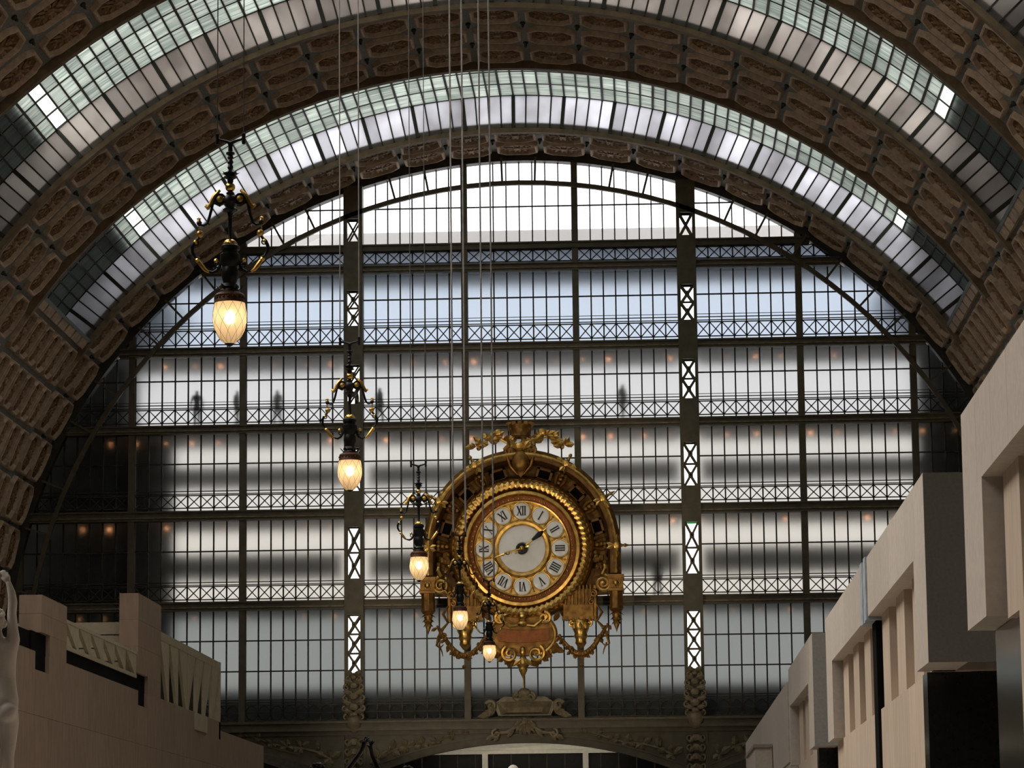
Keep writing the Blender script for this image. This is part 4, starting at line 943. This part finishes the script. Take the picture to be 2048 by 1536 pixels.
slabs(t, 87.0, 124.6, 3.4, XR + .03, XR + .6, 0, 5.04, 'stone', 'wall_slab'); MB().box(XR + .6, XR + 7, 87.1, 124.5, 0, 7.2).build('wall_mass', M['stone_side'], t)
t2 = empty('stone_plinth'); tag(t2, 'low stone ledge in front of the farthest right wall', 'plinth'); MB().box(XR - .55, XR - .02, 98.0, 106.0, 0, 5.95).build('ledge_body', M['stone'], t2); MB().box(XR - .6, XR - .02, 97.9, 106.1, 5.95, 6.05).build('ledge_top', M['stone_side'], t2)

# ------------------------------------------------------------------ left-hand stone terrace
XL = -14.2; ZP = 7.28
lt = empty('stone_terrace'); tag(lt, 'brown stone terrace wall running along the left side', 'wall')
segs = [(52.0, 72.2, ZP), (72.2, 73.9, 6.86), (73.9, 87.05, ZP), (87.05, 88.7, 6.88), (88.7, 104.1, ZP), (104.1, 115.9, 7.0)]
for a, b, z in segs:
    n = max(1, round((b - a) / 2.6)); d = (b - a) / n
    for i in range(n):
        zz = z; k = 0
        for z0, z1 in ((0, 2.2), (2.2, 4.4), (4.4, 5.8), (5.8, zz)): MB().box(XL - .6, XL, a + d * i + .005, a + d * (i + 1) - .005, z0 + .004, z1 - .004 if z1 < zz else z1).build('stone_slab', M['stone_left'], lt)
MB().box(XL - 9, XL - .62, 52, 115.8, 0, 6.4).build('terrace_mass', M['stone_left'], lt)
MB().box(XL - .66, XL - .1, 72.2, 73.95, 6.86, 7.775).build('black_notch', M['black'], lt); MB().box(XL - .66, XL - .1, 87.05, 88.75, 6.88, 7.775).build('black_notch', M['black'], lt)
MB().box(XL - .5, XL - .05, 76.15, 87.0, ZP, 7.64).build('black_coping', M['black'], lt); MB().box(XL - .9, XL - .15, 66.0, 72.9, ZP, 7.76).build('black_coping', M['black'], lt)
for (y0, y1, zt, yf, lab) in ((72.9, 76.12, 8.67, 73.96, 'stone pillar on the left terrace beside the marble statue'), (86.97, 91.1, 10.02, 88.76, 'tall stone pillar on the left terrace beside the slanted balustrade')):
    p = empty('stone_pillar', (XL, (y0 + y1) / 2, ZP)); tag(p, lab, 'pillar'); p.location = (0, 0, 0)
    z = 7.78; hs = [7.78 + (zt - 7.78) * i / (2 if zt < 9 else 3) for i in range((2 if zt < 9 else 3) + 1)]
    for u, v in zip(hs, hs[1:]): MB().box(XL - .54, XL, y0, y1, u + .003, v - .003).build('stone_block', M['stone_left'], p)
    MB().box(XL - .54, XL, yf, y1, ZP, 7.78).build('foot', M['stone_left'], p)
# slanted-fin balustrades
def fins(label, y0, y1, zb, zt, n, depth, rail, flip):
    t = empty('fin_balustrade'); tag(t, label, 'balustrade')
    MB().box(XL - depth, XL - .02, y0, y1, zt - rail, zt).build('top_rail', M['cream'], t); MB().box(XL - depth, XL - .02, y0, y1, zb, zb + .1).build('bottom_rail', M['cream'], t)
    d = (y1 - y0) / n
    for i in range(n):
        a = y0 + d * i; f = flip(i)
        w0, w1 = (.16, .50) if f > 0 else (.50, .16)
        # tapering fin, thick at one end, leaning across the bay
        if f > 0: poly = [(a + d * .05, zt - rail), (a + d * .97, zt - rail), (a + d * .97, zb + .1), (a + d * .82, zb + .1)]
        else: poly = [(a + d * .03, zt - rail), (a + d * .95, zt - rail), (a + d * .18, zb + .1), (a + d * .03, zb + .1)]
        MB().prism(poly, 'x', XL - .12, XL - .03).build('slanted_fin', M['cream'], t)
    return t
f1 = fins('cream balustrade of slanted fins right of the tall pillar', 91.15, 104.0, 7.2, 9.27, 7, .35, .24, lambda i: 1 if i < 3 else -1)
MB().box(XL - .35, XL - .0, 103.7, 104.1, 6.7, 9.27).build('end_post', M['cream'], f1); MB().box(XL - .02, XL + .05, 98.0, 100.6, 6.74, 7.26).build('cream_block', M['cream'], f1)
fins('short cream balustrade of slanted fins between the two pillars', 76.2, 86.9, 7.62, 8.36, 6, .3, .08, lambda i: 1)
bx = empty('slatted_box'); tag(bx, 'cream horizontal slats behind the balustrade between the pillars', 'screen')
for i in range(5): MB().box(-19.0, -14.80, 87.4 + .05 * i, 87.55 + .05 * i, 7.4 + .38 * i, 7.74 + .38 * i).build('slat', M['cream'], bx)
lw = MB().box(XL - .75, XL - .6, 91.2, 104.0, 6.4, 9.0); lw.build('terrace_inner_wall', M['dim'], lt)
MB().box(XL - 3.0, XL - .62, 115.9, 131.0, 0, 6.6).build('dark_passage', M['black'], lt)

# fill lamps added out of view on the roofs to brighten the clock
def fill_lamp(loc, label, watts, aim=(-5.06, 130, 15.5), size=24):
    t = empty('fill_lamp', loc); tag(t, label, 'lamp', 'added fill lamps for the clock'); d = (Vector(aim) - Vector(loc)).normalized(); q = d.to_track_quat('-Z', 'Y')
    mw = q.to_matrix().to_4x4()
    b = MB(); b.box(-.22, .22, -.16, .16, -.02, .28); b.xf(Matrix.Translation((0, 0, .45)) @ mw); b.build('housing', M['bronze'], t)
    b = MB(); b.box(-.20, .20, -.14, .14, -.05, -.03); b.xf(Matrix.Translation((0, 0, .45)) @ mw); b.build('lens', M['clear'], t)
    b = MB(); b.bar((-.26, 0, 0), (-.26, 0, .5), .05, .05); b.bar((.26, 0, 0), (.26, 0, .5), .05, .05); b.box(-.3, .3, -.1, .1, 0, .04); b.build('yoke', M['bronze'], t)
    l = bpy.data.lights.new('fill_lamp_beam', 'SPOT'); l.energy = watts; l.color = (1, .86, .66); l.spot_size = R(size); l.spot_blend = .8; l.shadow_soft_size = .15
    o = bpy.data.objects.new('fill_lamp_beam', l); C.objects.link(o); o.parent = t; o.location = Vector((0, 0, .45)) + d * .12; o.rotation_euler = q.to_euler()
fill_lamp((6.5, 80.0, 7.54), 'added fill lamp hidden on the roof of the small right stone block', 7000)
fill_lamp((-17.0, 101.0, 6.4), 'added fill lamp hidden on the left terrace behind the balustrade', 6500, (-5.06, 131, 11.5), 38)
# ------------------------------------------------------------------ figures
def figure(name, J, edges, m, loc, rotz, parent=None):
    """one continuous body grown over a skeleton; J: joint -> (x, y, z, radius) or (x, y, z, rx, ry)"""
    ks = list(J); me = bpy.data.meshes.new(name); me.from_pydata([J[k][:3] for k in ks], [(ks.index(a), ks.index(b)) for a, b in edges], [])
    o = bpy.data.objects.new(name, me); C.objects.link(o); me.materials.append(m)
    sk = o.modifiers.new('skin', 'SKIN'); sk.use_smooth_shade = True
    if not me.skin_vertices: bpy.context.view_layer.update()
    sv = me.skin_vertices[0].data if len(me.skin_vertices) else None
    if sv is None:
        bpy.context.view_layer.objects.active = o; bpy.ops.object.select_all(action='DESELECT'); o.select_set(True); bpy.ops.mesh.customdata_skin_add(); sv = me.skin_vertices[0].data
    for i, k in enumerate(ks):
        j = J[k]; sv[i].radius = (j[3], j[4] if len(j) > 4 else j[3]); sv[i].use_root = (k == 'pelvis')
    sb = o.modifiers.new('sub', 'SUBSURF'); sb.levels = 2; sb.render_levels = 2
    o.location = loc; o.rotation_euler = (0, 0, rotz)
    if parent: o.parent = parent
    return o
def skeleton(raise_l=None, raise_r=None, stride=.0):
    """standing adult, 1.72 m, facing -y; raise_*: (elbow, wrist, fingertip) points replace the hanging arm"""
    J = dict(pelvis=(0, 0, .95, .155, .115), waist=(0, -.01, 1.10, .125, .095), chest=(0, 0, 1.30, .155, .115), upper=(0, .01, 1.40, .13, .09), neck=(0, .0, 1.50, .055, .055), head=(0, -.02, 1.60, .080, .095), top=(0, -.01, 1.68, .062, .07))
    E_ = [('pelvis', 'waist'), ('waist', 'chest'), ('chest', 'upper'), ('upper', 'neck'), ('neck', 'head'), ('head', 'top')]
    for s, n, rs in ((-1, 'l', raise_l), (1, 'r', raise_r)):
        el, wr, hd = rs or ((s * .25, .02, 1.13), (s * .26, -.05, .89), (s * .25, -.08, .76))
        J['sh' + n] = (s * .17, .01, 1.42 + (.04 if rs else 0), .062); J['el' + n] = (*el, .043); J['wr' + n] = (*wr, .028); J['ha' + n] = (*[(a + b) / 2 for a, b in zip(wr, hd)], .036, .022); J['fi' + n] = (*hd, .016)
        J['hip' + n] = (s * .095, .01, .88, .095, .10); J['kn' + n] = (s * .10, -.02 + s * stride * .5, .48, .060); J['ca' + n] = (s * .10, .01 + s * stride * .9, .32, .056); J['an' + n] = (s * .10, .02 + s * stride, .08, .036); J['toe' + n] = (s * .11, -.15 + s * stride, .03, .034)
        E_ += [('upper', 'sh' + n), ('sh' + n, 'el' + n), ('el' + n, 'wr' + n), ('wr' + n, 'ha' + n), ('ha' + n, 'fi' + n), ('pelvis', 'hip' + n), ('hip' + n, 'kn' + n), ('kn' + n, 'ca' + n), ('ca' + n, 'an' + n), ('an' + n, 'toe' + n)]
    return J, E_
def fingers(J, E_, n):
    """three more fingers and a thumb on a raised hand"""
    h = Vector(J['ha' + n][:3]); f = Vector(J['fi' + n][:3]); d = (f - h).normalized(); p = Vector((-d.z, 0, d.x)).normalized(); L = (f - h).length
    J['fi' + n] = (*f, .010); J['pa' + n] = (*(h + d * L * .25), .030, .018)
    E_.remove(('ha' + n, 'fi' + n)); E_ += [('ha' + n, 'pa' + n), ('pa' + n, 'fi' + n)]
    for i, (o, l) in enumerate(((.026, .92), (-.026, .95), (-.048, .72))):
        J['g%d' % i + n] = (*(h + d * L * l + p * o + Vector((0, -.012 * i, 0))), .009); E_.append(('pa' + n, 'g%d' % i + n))
    J['th' + n] = (*(h + d * L * .35 + p * .062), .010); E_.append(('ha' + n, 'th' + n))
# visitors on the third walkway and below, seen as shadows through the frosted glass
VIS = [((-19.18, 132.62, 21.45), .3, 'visitor standing behind the glass, darkest shadow at left', 'cloth'), ((-17.45, 132.8, 21.45), 1.2, 'visitor half hidden by the thin column left of the second lamp', 'cloth2'),
       ((-15.70, 132.85, 21.45), -.5, 'visitor walking behind the glass left of the second lamp', 'cloth2'), ((-12.25, 132.8, 21.45), 1.6, 'visitor behind the left wide column at the second lamp', 'cloth'),
       ((-11.25, 132.65, 21.45), 2.2, 'visitor just right of the left wide column', 'cloth'), ((-.75, 132.9, 21.45), .8, 'visitor behind the glass above the clock, to its right', 'cloth2'), ((.62, 132.75, 13.84), -.6, 'visitor behind the glass right of the clock face', 'cloth2')]
for loc, rz, lab, cm in VIS:
    J, E_ = skeleton(stride=.12); o = figure('person', J, E_, M[cm], loc, rz); tag(o, lab, 'person', 'visitors behind the frosted glass')
# marble nude with raised arm, seen from behind at the left edge (one closed surface, fused from lofted limbs)
def loft(mb, rings, n=20):
    o = len(mb.v)
    for x, y, z, rx, ry in rings: mb.v += [(x + rx * math.cos(2 * PI * k / n), y + ry * math.sin(2 * PI * k / n), z) for k in range(n)]
    for a in range(len(rings) - 1):
        for k in range(n): mb.f.append((o + a * n + k, o + a * n + (k + 1) % n, o + (a + 1) * n + (k + 1) % n, o + (a + 1) * n + k))
    mb.f.append(tuple(o + k for k in range(n - 1, -1, -1))); mb.f.append(tuple(o + (len(rings) - 1) * n + k for k in range(n)))
    return mb
st = empty('marble_statue', (-5.825, 28.0, 2.45)); tag(st, 'pale marble nude with one arm raised, cut by the left edge', 'statue')
m = MB()
loft(m, [(0, .0, .80, .135, .10), (0, .0, .88, .170, .125), (0, .0, .98, .172, .125), (0, .01, 1.08, .152, .105), (0, .02, 1.18, .138, .095), (0, .02, 1.30, .140, .10), (0, .01, 1.40, .150, .105), (0, .0, 1.47, .148, .09), (-.01, .0, 1.52, .09, .07), (-.03, .0, 1.55, .055, .055), (-.05, .01, 1.62, .05, .055)])
for s in (-1, 1):
    loft(m, [(s * .085, .01, .03, .035, .05), (s * .085, .0, .10, .036, .042), (s * .085, -.01, .30, .056, .06), (s * .082, .0, .46, .055, .06), (s * .080, .01, .62, .078, .082), (s * .082, .0, .76, .094, .10), (s * .082, -.01, .88, .09, .10)], 16)
    m.ball((s * .085, .07, .035), .045, 10, (.9, 2.2, .7)); m.ball((s * .082, -.070, .86), .090, 16, (1, .85, 1.1))
m.tube([(.10, .0, 1.43), (.115, .0, 1.52), (.105, .0, 1.64), (.098, .0, 1.76), (.105, .0, 1.86), (.092, .0, 1.95), (.062, .0, 2.04)], [.06, .062, .050, .044, .044, .038, .026], 12)
m.tube([(-.13, .0, 1.45), (-.20, .02, 1.38), (-.24, .03, 1.15), (-.22, .10, .95)], [.06, .055, .042, .028], 12); m.ball((-.22, .12, .90), .04, 10, (.7, .8, 1.6))
m.ball((.05, .0, 2.075), .036, 10, (1, .6, 1.2))
for k, (dx, dz) in enumerate(((-.052, .052), (-.034, .068), (-.012, .066), (.010, .050))): m.tube([(.045 + dx * .3, .0, 2.09), (.045 + dx * .8, .006 * k, 2.09 + dz * .6), (.045 + dx * 1.2 - .008, .012, 2.09 + dz)], [.013, .012, .010], 8)
m.tube([(.03, .0, 2.06), (.0, .02, 2.075), (-.014, .025, 2.095)], [.014, .012, .010], 8)
m.ball((-.055, .02, 1.68), .092, 16, (.85, 1.05, 1.15))
bd = m.build('body', M['marble'], st, True)
rm = bd.modifiers.new('fuse', 'REMESH'); rm.mode = 'VOXEL'; rm.voxel_size = .011; rm.use_smooth_shade = True
sm = bd.modifiers.new('smooth', 'SMOOTH'); sm.factor = .5; sm.iterations = 6
m = MB(); random.seed(2)
for i in range(46):
    a = random.uniform(0, 2 * PI); b = random.uniform(-.5, 1.4); m.ball((-.055 + .085 * math.cos(a) * math.cos(b), .01 + .10 * math.sin(a) * math.cos(b), 1.70 + .095 * math.sin(b)), .030, 7)
m.build('hair', M['marble'], st, True)
m = MB(); m.box(-.4, .4, -.4, .4, -2.45, -.12); m.box(-.34, .34, -.34, .34, -.12, .0); pd = m.build('pedestal', M['stone'], st)
# bronze pair with raised arms, heads just above the lower edge
bs = empty('bronze_group', (-3.66, 40.0, 1.45)); tag(bs, 'dark bronze figures joining raised hands at the lower edge', 'statue')
J, E_ = skeleton(raise_r=((.36, -.05, 1.58), (.57, -.02, 1.87), (.65, .0, 2.05))); fingers(J, E_, 'r')
figure('figure', J, E_, M['bronze_statue'], (-.55, 0, .14), 0, bs)
J, E_ = skeleton(raise_l=((-.34, .0, 1.60), (-.46, .0, 1.89), (-.47, .0, 2.07))); fingers(J, E_, 'l')
figure('figure', J, E_, M['bronze_statue'], (.60, .1, .08), 0, bs)
m = MB(); m.box(-1.1, 1.1, -.5, .6, -1.45, .05); m.box(-1.0, 1.0, -.42, .52, .05, .13); m.build('pedestal', M['stone'], bs)
m = MB()
for cx_, cz_ in ((-.55, 1.76), (.60, 1.70)):
    for i in range(26): a = random.uniform(0, 2 * PI); b = random.uniform(-.3, 1.3); m.ball((cx_ + .085 * math.cos(a) * math.cos(b), .0 + (.1 if cx_ > 0 else 0) + .10 * math.sin(a) * math.cos(b), cz_ + .09 * math.sin(b)), .03, 6)
m.build('hair', M['bronze_statue'], bs, True)
# small marble bust whose head just shows at the lower edge
bu = empty('marble_bust', (-2.55, 60.0, 2.9)); tag(bu, 'white marble bust, only its crown showing at the lower edge', 'statue')
m = MB(); m.lathe([(.0, 0), (.16, 0), (.14, .1), (.10, .2), (.22, .34), (.30, .50), (.28, .62), (.12, .74), (.09, .80)], 16); m.ball((0, 0, .97), .15, 14, (.85, 1, 1.1)); m.ball((0, -.14, .96), .03, 6); m.build('bust', M['marble'], bu, True)
MB().box(-.25, .25, -.25, .25, -2.9, 0).build('pedestal', M['stone'], bu)

# ------------------------------------------------------------------ put every thing's origin at its own base
for o in list(C.objects):
    if o.type == 'EMPTY' and o.parent is None and o.location.length < 1e-6:
        pts = []
        for c in o.children:
            if c.type == 'MESH': pts += [c.matrix_basis @ Vector(b) for b in ([v.co for v in c.data.vertices][:400])]
        if not pts: continue
        base = Vector(((min(p.x for p in pts) + max(p.x for p in pts)) / 2, (min(p.y for p in pts) + max(p.y for p in pts)) / 2, min(p.z for p in pts)))
        o.location = base
        for c in o.children: c.location = c.location - base
